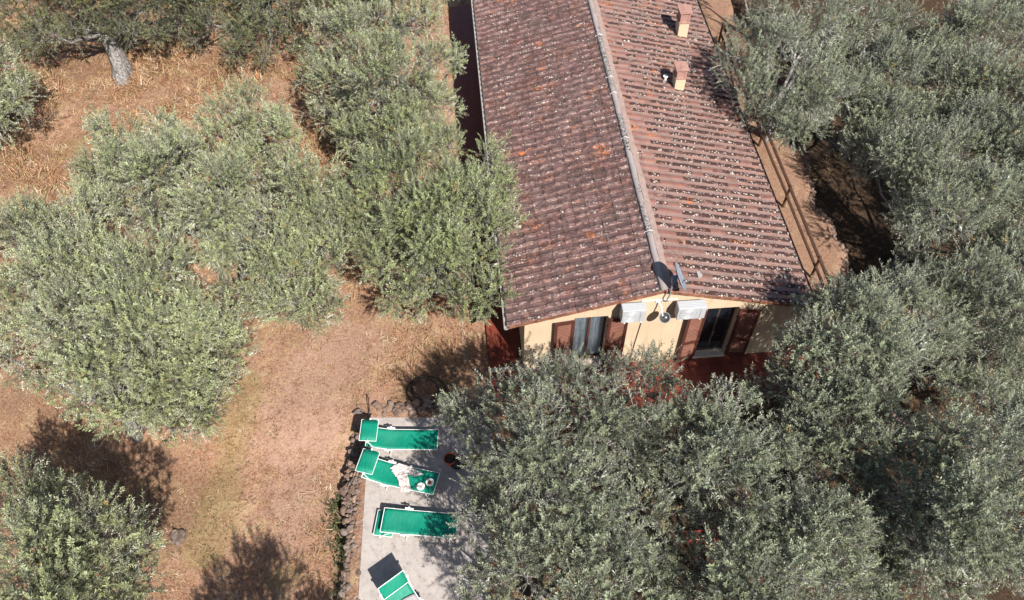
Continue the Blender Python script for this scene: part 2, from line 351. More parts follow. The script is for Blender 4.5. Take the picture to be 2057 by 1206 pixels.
def np_mesh(name, V, F, mat, smooth=False):
    me = bpy.data.meshes.new(name); k = F.shape[1]
    me.vertices.add(len(V)); me.vertices.foreach_set('co', V.astype(np.float32).ravel())
    me.loops.add(F.size); me.loops.foreach_set('vertex_index', F.astype(np.int32).ravel())
    me.polygons.add(len(F)); me.polygons.foreach_set('loop_start', (np.arange(len(F))*k).astype(np.int32))
    me.polygons.foreach_set('loop_total', np.full(len(F), k, np.int32))
    me.polygons.foreach_set('use_smooth', np.full(len(F), smooth))
    if mat: me.materials.append(mat)
    me.update(calc_edges=True); return me
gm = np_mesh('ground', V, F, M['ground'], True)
dx, dy = V[:, 0]-HB.x, V[:, 1]-HB.y
gs = dx*HD.x+dy*HD.y; gt = dx*HN.x+dy*HN.y
shade_litter = np.maximum(sstep(0.1, 0.8, gs-edge_s(gt))*0.95, sstep(-0.9, 0.5, V[:, 0])*sstep(-0.2, -1.0, gt)*0.9)
a = gm.attributes.new('litter', 'FLOAT', 'POINT'); a.data.foreach_set('value', shade_litter.astype(np.float32))  # mask for leaf litter and the tree shade painted with it
def blob(px, py, rx, ry=None):
    c_ = at(px, py, 0); return np.exp(-((V[:, 0]-c_.x)/rx)**2-((V[:, 1]-c_.y)/(ry or rx))**2)
weedy = sum(blob(*b_) for b_ in ((470, 850, .8, 1.2), (430, 990, .9, 1.2), (500, 780, .6, .8), (395, 1090, .8, .8), (600, 680, .5, .5), (690, 1060, .35, 2.2), (560, 1140, .9, .6), (150, 300, 1.5, 1.0)))
pathy = sum(blob(*b_) for b_ in ((620, 780, 1.3, 2.2), (600, 950, 1.1, 2.2), (720, 690, 1.6, 1.0), (420, 200, 2.6, 1.5)))+.55*sstep(8.3, 9, gs)*sstep(11.2, 10.8, gs)*sstep(-2, 0, gt)
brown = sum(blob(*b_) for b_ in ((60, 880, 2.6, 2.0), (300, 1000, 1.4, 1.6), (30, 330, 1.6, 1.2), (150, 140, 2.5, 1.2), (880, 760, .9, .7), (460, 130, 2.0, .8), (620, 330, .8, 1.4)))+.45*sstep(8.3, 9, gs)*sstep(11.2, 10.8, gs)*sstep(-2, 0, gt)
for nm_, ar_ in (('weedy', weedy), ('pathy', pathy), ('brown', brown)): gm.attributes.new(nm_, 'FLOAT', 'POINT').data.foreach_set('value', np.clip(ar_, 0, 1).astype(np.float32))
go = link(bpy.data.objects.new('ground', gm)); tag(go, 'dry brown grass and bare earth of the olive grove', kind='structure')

# ------------------------------------------------------------------ terraces
def slab(name, poly, z0, z1, mat, parent=None):
    n = len(poly); mb = MB()
    mb.add([(p[0], p[1], z0) for p in poly]+[(p[0], p[1], z1) for p in poly],
           [tuple(range(n-1, -1, -1)), tuple(range(n, 2*n))]+[(i, (i+1) % n, n+(i+1) % n, n+i) for i in range(n)])
    return mb.build(name, mat, parent)
pat = slab('patio', [(-3.66, 3.5), (-0.55, 3.5), (-0.6, 12.0), (-4.05, 12.0), (-4.0, 10.1)], -0.6, 0.025, M['concrete'])
tag(pat, 'pale concrete sunbathing patio', kind='structure')
terr = empty('terrace', HB, HA, 'red terracotta tiled terrace around the house'); terr['kind'] = 'structure'
def tiles(s0, s1, t0, t1, z, size, base, skip=None):
    ns, nt = max(1, round((s1-s0)/size)), max(1, round((t1-t0)/size)); ws, wt = (s1-s0)/ns, (t1-t0)/nt
    mb = MB(); g = 0.004; h = 0.012
    mb.add([(g, g, 0), (ws-g, g, 0), (ws-g, wt-g, 0), (g, wt-g, 0), (g, g, h), (ws-g, g, h), (ws-g, wt-g, h), (g, wt-g, h)],
           [(4, 5, 6, 7), (0, 1, 5, 4), (1, 2, 6, 5), (2, 3, 7, 6), (3, 0, 4, 7)])
    me = mb.mesh('floor_tile', M['cotto'])
    for i in range(ns):
        for j in range(nt):
            if skip and skip(s0+(i+.5)*ws, t0+(j+.5)*wt): continue
            o = link(bpy.data.objects.new('floor_tile', me), base)
            o.location = (s0+i*ws, t0+j*wt, z+random.uniform(-.001, .001))
mb = MB(); mb.box(-1.02, -0.005, 0.09, 19.0, -0.3, 0.09); mb.box(-1.47, -1.022, 2.0, 19.0, -0.3, 0.088)
mb.box(-1.05, 8.9, -1.55, -0.02, -0.3, 0.012); mb.box(8.11, 8.9, -0.015, 2.5, -0.3, 0.012)
mb.build('slab', M['cotto'], terr)
tiles(-1.02, -0.02, 0.10, 6.1, 0.09, 0.33, terr); tiles(-1.47, -1.022, 2.0, 6.0, 0.088, 0.33, terr)
tiles(-1.05, 8.9, -1.55, -0.02, 0.012, 0.33, terr)
mb = MB(); mb.box(-1.06, 0.0, -0.015, 0.085, -0.05, 0.115); mb.build('edge_stone', M['travertine'], terr)
mb = MB(); mb.box(-1.78, -1.70, 0.4, 19.0, -0.2, 0.012); mb.build('kerb', M['mortar'], terr)

# ------------------------------------------------------------------ house
house = empty('house', HB, HA, 'cream rendered single storey house under a lichen covered terracotta tiled gable roof', 'house')
RS, RZ, SL = 3.75, 3.50, 0.27        # ridge position, ridge height, slope
EL, ER, LEN, FO = -0.47, 8.27, 19.0, 0.08
PHI = math.atan(SL)
def roof_z(s): return RZ - SL*abs(s-RS)
WL, WR = 0.0, 8.1
doors = [(1.40, 2.34, 2.44), (5.14, 6.06, 2.44)]
mb = MB()
def strip(s0, s1, zb):
    ss = [s0, s1] if not (s0 < RS < s1) else [s0, RS, s1]
    for a_, b_ in zip(ss[:-1], ss[1:]):
        za, zb_ = roof_z(a_)-0.13, roof_z(b_)-0.13
        vs = [(a_, 0, zb), (b_, 0, zb), (b_, 0, zb_), (a_, 0, za), (a_, .32, zb), (b_, .32, zb), (b_, .32, zb_), (a_, .32, za)]
        mb.add(vs, [(0, 1, 2, 3), (5, 4, 7, 6), (0, 4, 5, 1), (1, 5, 6, 2), (2, 6, 7, 3), (3, 7, 4, 0)])
cuts = [WL, 1.40, 2.34, 5.14, 6.06, WR]
for a_, b_ in zip(cuts[:-1], cuts[1:]):
    top = [d for d in doors if abs(d[0]-a_) < 1e-6]
    strip(a_, b_, top[0][2] if top else -0.1)
gw = mb.build('wall', M['wall'], house)
mb = MB(); mb.box(WL, WL+.3, .322, LEN-.3, -.1, roof_z(WL)-.14); mb.box(WR-.3, WR, .322, LEN-.3, -.1, roof_z(WR)-.14)
mb.box(WL+.301, WR-.301, LEN-.7, LEN-.4, -.1, 2.3); mb.build('side_wall', M['wall'], house)
mb = MB(); mb.box(.302, WR-.302, .33, 3.2, .08, .1); mb.box(.302, WR-.302, 3.2, 3.3, .08, 2.3); mb.build('room', M['room'], house)
# roof deck
roof = bpy.data.objects.new('roof', None)
mb = MB(); y0, y1 = -FO+.02, LEN
for sg, e in ((-1, EL+.02), (1, ER-.02)):
    za, ze = RZ-.075, roof_z(e)-.075
    vs = [(RS, y0, za), (e, y0, ze), (e, y1, ze), (RS, y1, za)]; vs += [(p[0], p[1], p[2]-.05) for p in vs]
    mb.add(vs, [(0, 1, 2, 3), (7, 6, 5, 4), (0, 4, 5, 1), (1, 5, 6, 2), (2, 6, 7, 3)])
roof = mb.build('roof', M['under'], house)
# tiles
TP, NROW = 0.302, 62
prof = []           # (v, height, roll)
prof = [(0.0, 0.0, 0.1), (0.012, 0.020, 0.6), (0.034, 0.031, 1.0), (0.085, 0.035, 1.0), (0.136, 0.031, 1.0), (0.160, 0.020, 0.6), (0.176, 0.0, 0.1), (0.205, -0.004, 0.0), (0.262, -0.004, 0.0), (0.303, 0.003, 0.0)]
def tile_arrays(sg, L, jit=0):
    eu = np.array([sg*math.cos(PHI), 0, -math.sin(PHI)]); ev = np.array([0, 1., 0]); en = np.array([sg*math.sin(PHI), 0, math.cos(PHI)])
    rs = np.random.default_rng(100+jit); vs, rl, upv = [], [], []
    for u, lift, th in ((0.0, 0.0, 0), (L*0.55, 0.009, 0), (L, 0.018, 0), (L, 0.0, 1)):
        for v, h, r_ in prof:
            hh = h+lift-0.012 if not th else h+0.018-0.012-0.020
            wob = rs.uniform(-.0025, .0025) if not th else 0
            vs.append(eu*(u+(rs.uniform(-.006, .006) if u == L else 0)) + ev*v + en*(hh+wob)); rl.append(r_); upv.append(u/L)
    n = len(prof); fs = []
    for i in range(3):
        for k in range(n-1): fs.append((i*n+k, i*n+k+1, (i+1)*n+k+1, (i+1)*n+k))
    return np.array(vs), np.array(fs), np.array(rl), np.array(upv)
def tile_origin(sg, course, row, ncol, e):
    pitch = (math.hypot(1, SL)*abs(e-RS)-0.04)/ncol
    u = 0.04+course*pitch-0.07
    return (RS+sg*math.cos(PHI)*u, -FO+row*TP, RZ-math.sin(PHI)*u), pitch
big_rows = 13
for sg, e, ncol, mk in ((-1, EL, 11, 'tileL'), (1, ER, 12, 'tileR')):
    pitch = tile_origin(sg, 0, 0, ncol, e)[1]; L = pitch+0.08
    def bare(c):
        return 0.0 if sg < 0 else max(0.0, 0.55-c*0.15)
    meshes = {}
    for c in range(ncol):
        for j in range(3):
            vs, fs, rl, up = tile_arrays(sg, L, j)
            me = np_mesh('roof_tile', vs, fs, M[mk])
            for nm, arr in (('roll', rl), ('up', up), ('rnd', np.zeros(len(vs))), ('bare', np.full(len(vs), bare(c)))):
                me.attributes.new(nm, 'FLOAT', 'POINT').data.foreach_set('value', arr.astype(np.float32))
            meshes[c, j] = me
    for row in range(big_rows):
        for c in range(ncol):
            o = link(bpy.data.objects.new('roof_tile', meshes[c, random.randrange(3)]), roof)
            p, _ = tile_origin(sg, c, row, ncol, e)
            o.location = (p[0], p[1]+random.uniform(-.006, .006), p[2]+random.uniform(-.002, .004))
            o.rotation_euler = (random.uniform(-.012, .012), random.uniform(-.012, .012), random.uniform(-.022, .022))
    AV, AF, AR, AU, AN, AB = [], [], [], [], [], []; off = 0
    base = [tile_arrays(sg, L, j) for j in range(6)]
    for row in range(big_rows, NROW):
        for c in range(ncol):
            vs, fs, rl, up = base[random.randrange(6)]; p, _ = tile_origin(sg, c, row, ncol, e)
            q = vs.copy(); ang = random.uniform(-.012, .012)
            q = q + np.stack([-q[:, 1]*ang, q[:, 0]*ang, np.zeros(len(q))], 1) + np.array(p) + np.array([0, random.uniform(-.006, .006), random.uniform(-.002, .004)])
            AV.append(q); AF.append(fs+off); off += len(vs); AR.append(rl); AU.append(up)
            AN.append(np.full(len(vs), random.random())); AB.append(np.full(len(vs), bare(c)))
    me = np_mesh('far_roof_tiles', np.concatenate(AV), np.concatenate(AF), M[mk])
    for nm, arr in (('roll', AR), ('up', AU), ('rnd', AN), ('bare', AB)):
        me.attributes.new(nm, 'FLOAT', 'POINT').data.foreach_set('value', np.concatenate(arr).astype(np.float32))
    o = link(bpy.data.objects.new('far_roof_tiles', me), roof); o['kind'] = 'stuff'
    # verge tiles along the gable
    mb = MB(); eu = Vector((sg*math.cos(PHI), 0, -math.sin(PHI)))
    pv = [Vector((0, 0, 0)), eu*(pitch-.012), eu*(pitch-.012)+Vector((0, 0, -.10)), Vector((0, 0, -.085))]
    mb.add([v+Vector((0, -.022, .012)) for v in pv]+[v+Vector((0, 0.0, .012)) for v in pv], [(0, 1, 2, 3), (7, 6, 5, 4), (0, 4, 5, 1), (1, 5, 6, 2), (2, 6, 7, 3), (3, 7, 4, 0)])
    vm = mb.mesh('verge_tile', M['verge'])
    for c in range(ncol):
        o = link(bpy.data.objects.new('verge_tile', vm), roof); p, _ = tile_origin(sg, c, 0, ncol, e)
        o.location = (p[0]+sg*math.cos(PHI)*.07, p[1]-.002, p[2]-math.sin(PHI)*.07+random.uniform(-.008, .006))
# ridge
mb = MB(); mb.smooth = True; n = 9; rl_ = 0.41
vs = []
for y, r_ in ((0, 0.106), (rl_*0.5, 0.105), (rl_*0.9, 0.105), (rl_, 0.104)):
    for k in range(n):
        a_ = math.pi*k/(n-1); vs.append((math.cos(a_)*r_*.86, y, math.sin(a_)*r_*0.55))
fs = [(i*n+k, i*n+k+1, (i+1)*n+k+1, (i+1)*n+k) for i in range(3) for k in range(n-1)]
mb.add(vs, fs); mb.add([vs[k] for k in range(n)]+[(vs[k][0]*.86, 0, vs[k][2]*.86) for k in range(n)], [(k, k+1, n+k+1, n+k) for k in range(n-1)])
rm = mb.mesh('ridge_tile', M['ridge'])
yy = -FO-.03
while yy < LEN-.4:
    o = link(bpy.data.objects.new('ridge_tile', rm), roof); o.location = (RS-.02+random.uniform(-.006, .006), yy, RZ+.035+random.uniform(-.004, .006))
    o.rotation_euler = (R(0.6), 0, random.uniform(-.01, .01)); yy += .375
mb = MB(); N = 150
for k in range(N):     # mortar bedding that slopes on to the sunny side, ragged lower edge
    y_a, y_b = -FO+.01+(LEN-.3)*k/N, -FO+.01+(LEN-.3)*(k+1)/N
    w0 = .25+.012*math.sin(k*1.7)+.012*math.sin(k*.61); w1 = .25+.012*math.sin((k+1)*1.7)+.012*math.sin((k+1)*.61)
    mb.add([(RS+.06, y_a, RZ+.075), (RS+w0, y_a, RZ-SL*w0+.062), (RS+w1, y_b, RZ-SL*w1+.062), (RS+.06, y_b, RZ+.075)], [(0, 1, 2, 3)])
for k in range(N):
    y_a, y_b = -FO+.01+(LEN-.3)*k/N, -FO+.01+(LEN-.3)*(k+1)/N; w0 = .15+.012*math.sin(k*2.3); w1 = .15+.012*math.sin((k+1)*2.3)
    mb.add([(RS-.07, y_a, RZ+.07), (RS-.07, y_b, RZ+.07), (RS-w1, y_b, RZ-SL*w1+.012), (RS-w0, y_a, RZ-SL*w0+.012)], [(0, 1, 2, 3)])
mb.build('ridge_mortar', M['mortar'], roof)
for k, yq in enumerate((2.05, 6.0, 8.2, 9.05, 11.4)):
    mb = MB(); mb.tube([(RS-.16, yq, RZ+.02), (RS-.02, yq, RZ+.115), (RS+.14, yq, RZ+.03)], .008, 5); mb.build('ridge_strap', M['white'], roof)
# gutters
for sg, e, nm, mk in ((-1, EL, 'gutter', 'copper'), (1, ER, 'gutter', 'gutdark')):
    mb = MB(); ze = roof_z(e)-.07; cx = e+sg*.045
    n = 7; ring = [(cx+.065*math.cos(math.pi+math.pi*k/(n-1)), ze+.02+.065*math.sin(math.pi+math.pi*k/(n-1))) for k in range(n)]
    ring2 = [(cx+.058*math.cos(math.pi+math.pi*k/(n-1)), ze+.02+.058*math.sin(math.pi+math.pi*k/(n-1))) for k in range(n)]
    vs = [(x, yv, z) for yv in (-FO-.02, LEN) for x, z in ring]+[(x, yv, z) for yv in (-FO-.02, LEN) for x, z in ring2]
    fs = [(k, k+1, n+k+1, n+k) for k in range(n-1)]+[(2*n+k, 3*n+k, 3*n+k+1, 2*n+k+1) for k in range(n-1)]
    lip = n-1 if sg > 0 else 0
    fs += [(0, n, 3*n, 2*n), (n-1, 3*n-1, 4*n-1, 2*n-1), tuple(range(n))]
    mb.add(vs, fs); mb.build(nm, M[mk], roof)
    # bright scalloped eave filler strip
# doors and shutters
def door(s0, s1, ztop, curtain):
    d = MB(); fw = .055
    z0 = .12
    d.box(s0+.003, s0+fw, .18, .24, z0, ztop-.003); d.box(s1-fw, s1-.003, .18, .24, z0, ztop-.003); d.box(s0+fw, s1-fw, .18, .24, ztop-fw, ztop-.004)
    d.box(s0+fw, s1-fw, .18, .24, z0, z0+.10); mid = (s0+s1)/2; d.box(mid-.03, mid+.03, .185, .235, z0+.10, ztop-fw)
    do = d.build('french_door', M['wood'] if curtain else M['gutdark'], house)
    for a_, b_ in ((s0+fw, mid-.03), (mid+.03, s1-fw)):
        for za, zb in ((z0+.10, ztop-fw),):
            g = MB(); g.box(a_+.002, b_-.002, .20, .208, za+.002, zb-.002); g.build('pane', M['pane'] if curtain else M['darkpane'], do)
    if curtain:
        c = MB(); NN = 40
        for k in range(NN):
            xa, xb = s0+.02+(s1-s0-.04)*k/NN, s0+.02+(s1-s0-.04)*(k+1)/NN
            ya, yb = .275+.008*math.sin(k*.9), .275+.008*math.sin((k+1)*.9)
            c.add([(xa, ya, .15), (xb, yb, .15), (xb, yb, ztop-.05), (xa, ya, ztop-.05)], [(0, 1, 2, 3)])
        c.build('curtain', M['curtain'], do)
    t_ = MB(); t_.box(s0-.03, s1+.03, -.05, .178, .02, .118); t_.build('threshold', M['travertine'], do)
def shutter(s0, s1, ztop, hinge_left, ang):
    w = s1-s0
    hx = s0 if hinge_left else s1
    sh = bpy.data.objects.new('shutter', None)
    mb = MB(); sgn = 1 if hinge_left else -1
    Mx = Matrix.Translation((hx, -.03, 0)) @ Matrix.Rotation(ang*sgn*-1, 4, 'Z')
    def bx(x0, x1, y0, y1, z0, z1):
        xa, xb = sorted((x0*sgn, x1*sgn)); mb.box(xa, xb, y0, y1, z0, z1, Mx)
    z0 = .14; T = .045; st = .085
    bx(0, st, -T, 0, z0, ztop); bx(w-st, w, -T, 0, z0, ztop)
    bx(st, w-st, -T+.002, -.002, ztop-.11, ztop-.001); bx(st, w-st, -T+.002, -.002, z0+.001, z0+.14); bx(st, w-st, -T+.002, -.002, .92, 1.04)
    sh = mb.build('shutter', M['wood'], house)
    sl_ = MB()
    xa, xb = sorted((st*sgn, (w-st)*sgn))
    sl_.add([(xa+.001, -.010, 0), (xb-.001, -.010, 0), (xb-.001, -.034, -.012), (xa+.001, -.034, -.012), (xa+.001, -.010, -.052), (xb-.001, -.010, -.052), (xb-.001, -.034, -.06), (xa+.001, -.034, -.06)],
            [(0, 3, 2, 1), (2, 3, 7, 6), (4, 5, 6, 7), (0, 1, 5, 4)])
    me = sl_.mesh('slat', M['slat'])
    for za, zb in ((z0+.14, .92), (1.04, ztop-.11)):
        nsl = int((zb-za)/.066)
        for k in range(nsl):
            o = link(bpy.data.objects.new('slat', me), sh); o.matrix_local = Mx @ Matrix.Translation((0, 0, zb-k*(zb-za)/nsl))
    for zz in (.5, 2.0):
        h = MB(); h.box(-.03, .03, -.012, .0, zz, zz+.05, Matrix.Translation((hx, -.028, 0))); h.build('hinge', M['black'], sh)
door(1.40, 2.34, 2.44, True); door(5.14, 6.06, 2.44, False)
shutter(.82, 1.385, 2.40, False, R(7)); shutter(2.355, 2.90, 2.40, True, R(12))
shutter(4.58, 5.125, 2.40, False, R(10)); shutter(6.075, 6.66, 2.40, True, R(9))
# jamb strips in pale render round the openings
for s0, s1, zt in doors:
    for a_, b_ in ((s0-.02, s0), (s1, s1+.02)):
        f_ = MB(); f_.box(a_+.002, b_-.002, -.02, .17, .12, zt); f_.build('door_jamb', M['travertine'], house)
mb = MB(); mb.tube([(3.30, -.02, 2.75), (3.32, -.02, 2.2), (3.24, -.02, 1.0), (3.20, -.02, .1)], .012, 6); mb.build('cable', M['gutdark'], house)
mb = MB(); mb.tube([(3.2, -.03, 3.06), (4.2, -.03, 3.03)], .017, 6); mb.build('conduit', M['white'], house)
# chimneys (parts of the house)
def chimney(s, t, w, d, h1, h2, name='chimney'):
    zb = roof_z(s+w/2)-.1
    mb = MB(); mb.box(s, s+w, t, t+d, zb, roof_z(s)+h1); c = mb.build(name, M['wall'], house)
    zt = roof_z(s)+h1; mb = MB()
    mb.box(s-.03, s+w+.03, t-.03, t+d+.03, zt, zt+.05); o = mb.build('chimney_collar', M['terra'], c)
    mb = MB()
    for sx in (s+.0, s+w-.07):
        mb.box(sx, sx+.07, t, t+d, zt+.05, zt+h2)
    mb.box(s+.071, s+w-.071, t+.015, t+d*.5, zt+.05, zt+h2-.002); mb.build('chimney_pot', M['terra'], c)
    mb = MB(); mb.box(s-.05, s+w+.05, t-.04, t+d+.04, zt+h2, zt+h2+.04)
    mb.add([(s-.05, t-.04, zt+h2+.04), (s+w+.05, t-.04, zt+h2+.04), (s+w+.05, t+d+.04, zt+h2+.04), (s-.05, t+d+.04, zt+h2+.04), (s+w/2, t-.04, zt+h2+.075), (s+w/2, t+d+.04, zt+h2+.075)],
           [(0, 1, 4), (3, 5, 2), (0, 4, 5, 3), (1, 2, 5, 4)]); mb.build('chimney_cap', M['terra'], c)
chimney(6.02, 9.05, .34, .40, .42, .34); chimney(6.86, 12.35, .36, .45, .55, .40)
mb = MB(); mb.tube([(5.78, 9.5, roof_z(5.78)-.05), (5.78, 9.5, roof_z(5.78)+.14)], .05, 10); vp = mb.build('vent_pipe', M['white'], house)
mb = MB(); mb.lathe([(.0, .20), (.09, .17), (.09, .155), (.0, .155)], 12, Matrix.Translation((5.78, 9.5, roof_z(5.78)))); mb.build('vent_cap', M['white'], vp)

# ------------------------------------------------------------------ things on the house
def hmat(s, t, z): return Matrix.Translation(hw(s, t, z)) @ Matrix.Rotation(HA, 4, 'Z')
def ac(s0, s1, z0, z1, label):
    e = empty('air_conditioner', hw((s0+s1)/2, -.12, z0), HA, label, 'air conditioner', 'air conditioner units on the gable wall')
    w = s1-s0; h = z1-z0; D = .29
    mb = MB(); mb.box(-w/2, w/2, -D, 0, 0, h)
    body = mb.build('casing', M['plastic'], e)
    bv = body.modifiers.new('bevel', 'BEVEL'); bv.width = .015; bv.segments = 2
    for k in range(4):
        t_ = MB(); t_.box(-w/2+.02, w/2-.02, -D+.03+k*.065, -D+.065+k*.065, h, h+.012); t_.build('top_rib', M['plastic'], e)
    g = MB(); cx, cz, r0 = -w*.12, h*.5, h*.46
    Mx = Matrix.Translation((cx, -D-.004, cz)) @ Matrix.Rotation(R(90), 4, 'X')
    g.lathe([(r0*.1, .012), (r0*.1, 0)], 16, Mx)
    for q in (.25, .4, .55, .7, .85, 1.0):
        g.tube([Mx @ Vector((r0*q*math.cos(a_*math.pi/14), r0*q*math.sin(a_*math.pi/14), .006)) for a_ in range(29)], .0055, 5, False)
    for k in range(8):
        a_ = k*math.pi/4; g.tube([Mx @ Vector((r0*.1*math.cos(a_), r0*.1*math.sin(a_), .004)), Mx @ Vector((r0*math.cos(a_), r0*math.sin(a_), .004))], .004, 4)
    g.build('fan_grille', M['plastic'], e)
    f = MB(); f.lathe([(0, .001), (r0*.98, .001)], 24, Mx); f.build('fan_opening', simple('fan_shadow', (.52, .53, .56), .6, .3, .1), e)
    f = MB(); f.box(w/2-.15, w/2-.02, -D-.012, -D-.001, .05, h-.06); f.build('service_cover', M['plastic'], e)
    for x in (-w*.35, w*.35):
        b = MB(); b.box(x-.02, x+.02, -D, .115, -.045, -.005); b.box(x-.019, x+.019, .09, .115, -.30, -.046); b.build('bracket', M['white'], e)
    return e
ac(2.60, 3.26, 2.62, 3.14, 'white air conditioner on the cream gable wall above the curtained door shutters')
ac(4.14, 4.92, 2.58, 3.07, 'white air conditioner on the cream gable wall beside the dark glazed door')
# large satellite dish
def dish(r_, depth, name_parent, Mx, mat, rimmat):
    mb = MB(); mb.smooth = True
    pr = [(max(1e-4, r_*k/8), depth*(k/8)**2) for k in range(9)]
    mb.lathe(pr, 32, Mx); mb.lathe([(p[0], p[1]-.008) for p in pr], 32, Mx); b = mb.build('reflector', mat, name_parent)
    m2 = MB(); m2.tube([Mx @ Vector((r_*math.cos(k*math.pi/16), r_*math.sin(k*math.pi/16), depth-.004)) for k in range(33)], .012, 6, False); m2.build('rim', rimmat, b)
def facing(p, d): return Matrix.Translation(p) @ Vector(d).to_track_quat('Z', 'Y').to_matrix().to_4x4()
sd = empty('satellite_dish', hw(3.95, -.06, 3.2), HA, 'large grey satellite dish on a mast at the ridge end of the roof', 'satellite dish')
dp = Vector((.10, .03, .78)); dd = Vector((.90, -.02, .42)).normalized()
dish(.42, .075, sd, facing(dp, dd), M['dish'], M['grey'])
mb = MB(); mb.tube([(-.16, .0, -.16), (-.12, -.10, -.06), (-.06, -.10, .2), (-.02, -.02, .78)], .022, 8); mb.tube([(-.10, -.10, -.02), (-.02, -.02, -.18)], .014, 6); mb.build('mast', M['grey'], sd)
mb = MB(); mb.box(-.08, .06, -.05, .05, .66, .86); mb.build('clamp', M['dish'], sd)
arm_end = dp+dd*.52+Vector((.05, -.03, -.16))
mb = MB(); mb.tube([dp+Vector((.08, -.03, -.30)), arm_end], .014, 6); mb.build('feed_arm', M['grey'], sd)
mb = MB(); mb.tube([arm_end+Vector((-.03, 0, -.02)), arm_end+Vector((.09, 0, .06))], .038, 10); mb.box(arm_end.x-.03, arm_end.x+.06, arm_end.y-.10, arm_end.y+.10, arm_end.z+.02, arm_end.z+.07); mb.build('receiver', M['copper'], sd)
s2 = empty('satellite_dish', hw(3.78, -.0, 2.75), HA, 'small dark round wall dish between the two air conditioners', 'satellite dish')
mb = MB(); mb.tube([(-.12, .0, .22), (-.05, -.16, .18), (-.03, -.36, .0)], .02, 8); mb.lathe([(0, .02), (.07, .02), (.07, 0), (0, 0)], 14, facing((-.12, -.003, .22), (0, -1, 0))); mb.build('wall_arm', M['white'], s2)
dish(.145, .03, s2, facing(Vector((.02, -.40, -.03)), (-.05, -.55, .83)), M['black'], M['grey'])
mb = MB(); mb.tube([(.02, -.41, .0), (.03, -.49, .10)], .018, 8); mb.build('receiver', M['white'], s2)

# ------------------------------------------------------------------ fence and stone walls
fence = empty('fence', hw(9.66, 0, 0), HA, 'dark brown two rail timber fence along the earth path beside the roof', 'fence')
posts = [-.4, 2.75, 5.95, 9.1, 12.25, 15.4]
for tq in posts:
    mb = MB(); lx = random.uniform(0, .06); mb.tube([(0, tq, -.3), (lx, tq+.02, 1.02)], [.055, .045], 8); mb.build('post', M['rail'], fence)
for z, w in ((.50, .05), (.93, .055)):
    for a_, b_ in zip(posts[:-1], posts[1:]):
        mb = MB(); mb.tube([(.03+random.uniform(-.02, .02), a_-.1, z+random.uniform(-.02, .02)), (.04, (a_+b_)/2, z-.02), (.03+random.uniform(-.02, .02), b_+.1, z+random.uniform(-.02, .02))], w, 6); mb.build('rail', M['rail'], fence)
ROCKS = []
for k in range(7):
    bm = bmesh.new(); bmesh.ops.create_icosphere(bm, subdivisions=2, radius=1.0)
    rr = random.Random(40+k); ax = [Vector((rr.gauss(0, 1), rr.gauss(0, 1), rr.gauss(0, 1))).normalized() for _ in range(7)]
    for v in bm.verts:
        p = v.co.copy(); m_ = 1.0
        for a_ in ax:
            d_ = p.dot(a_)
            if d_ > .55: p -= a_*(d_-.55)*.95
        v.co = p*(1+rr.uniform(-.09, .09))
    me = bpy.data.meshes.new('stone'); bm.to_mesh(me); bm.free(); me.materials.append(M['stone']); ROCKS.append(me)
def stone(parent, loc, size, sq=0.7):
    o = link(bpy.data.objects.new('stone', random.choice(ROCKS)), parent); o.location = loc
    o.scale = (size*random.uniform(.85, 1.35), size*random.uniform(.7, 1.1), size*random.uniform(.8, 1.1)*sq); o.rotation_euler = (random.uniform(-.4, .4), random.uniform(-.4, .4), random.uniform(0, 6.28)); return o
sw = empty('stone_wall', (-4.1, 9, 0), 0, 'rough dry stone retaining wall along the left edge of the concrete patio', 'stone wall')
mb = MB(); mb.add([(-.34, -5, -.9), (.30, -5, -.9), (.02, 2.7, -.9), (-.42, 2.7, -.9), (-.10, -5, -.10), (.30, -5, -.10), (.02, 2.7, -.10), (-.30, 2.7, -.10)], [(4, 5, 6, 7), (0, 1, 5, 4), (0, 4, 7, 3), (2, 3, 7, 6)]); mb.build('rubble_core', M['stone'], sw)
yq = 4.9
while yq < 11.85:
    f_ = (yq-6.8)/(10.1-6.8); ex = -3.74-.26*min(1.2, max(-.3, f_))+4.1
    wd_ = .46+.06*math.sin(yq*2.1); xo = 0.0
    while xo < wd_:
        sz = random.choice((.045, .055, .07, .085, .11))
        stone(sw, (ex-.02-xo-sz*.7, yq-9+random.uniform(-.05, .05), random.uniform(-.06, .0)-.04*(xo/wd_)), sz, .6); xo += sz*1.55
    stone(sw, (ex-wd_-.05+random.uniform(-.05, .05), yq-9, random.uniform(-.30, -.14)), random.uniform(.08, .13))
    if random.random() < .7: stone(sw, (ex-wd_-.08, yq-9+.06, random.uniform(-.52, -.33)), random.uniform(.09, .15))
    yq += random.uniform(.10, .14)
sw2 = empty('stone_wall', (-3.4, 12.2, 0), 0, 'low bank of grey and ochre boulders behind the top sun lounger', 'stone wall')
mb = MB(); mb.box(-1.0, 2.6, -.12, .22, -.3, .06); mb.build('rubble_core', M['ground'], sw2)
for k in range(46):
    x = random.uniform(-1.05, 2.6); big = x > .55 and random.random() < .35
    stone(sw2, (x, random.uniform(-.10, .26), .08+random.uniform(-.03, .08)), random.uniform(.19, .24) if big else random.uniform(.09, .16))
sw3 = empty('stone_wall', hw(EDGE_S, 0, 0), HA, 'jagged stone edge of the earth path above the shaded lower terrace', 'stone wall')
tq = -3.0
while tq < 17.5:
    e_ = float(edge_s(np.array(tq)))-EDGE_S
    stone(sw3, (e_+.05+random.uniform(-.05, .05), tq, -.05+random.uniform(-.03, .02)), random.uniform(.09, .14), .6)
    stone(sw3, (e_+.13, tq+.1, -.28), random.uniform(.13, .18)); stone(sw3, (e_+.18, tq, -.6), random.uniform(.14, .2)); tq += random.uniform(.17, .25)

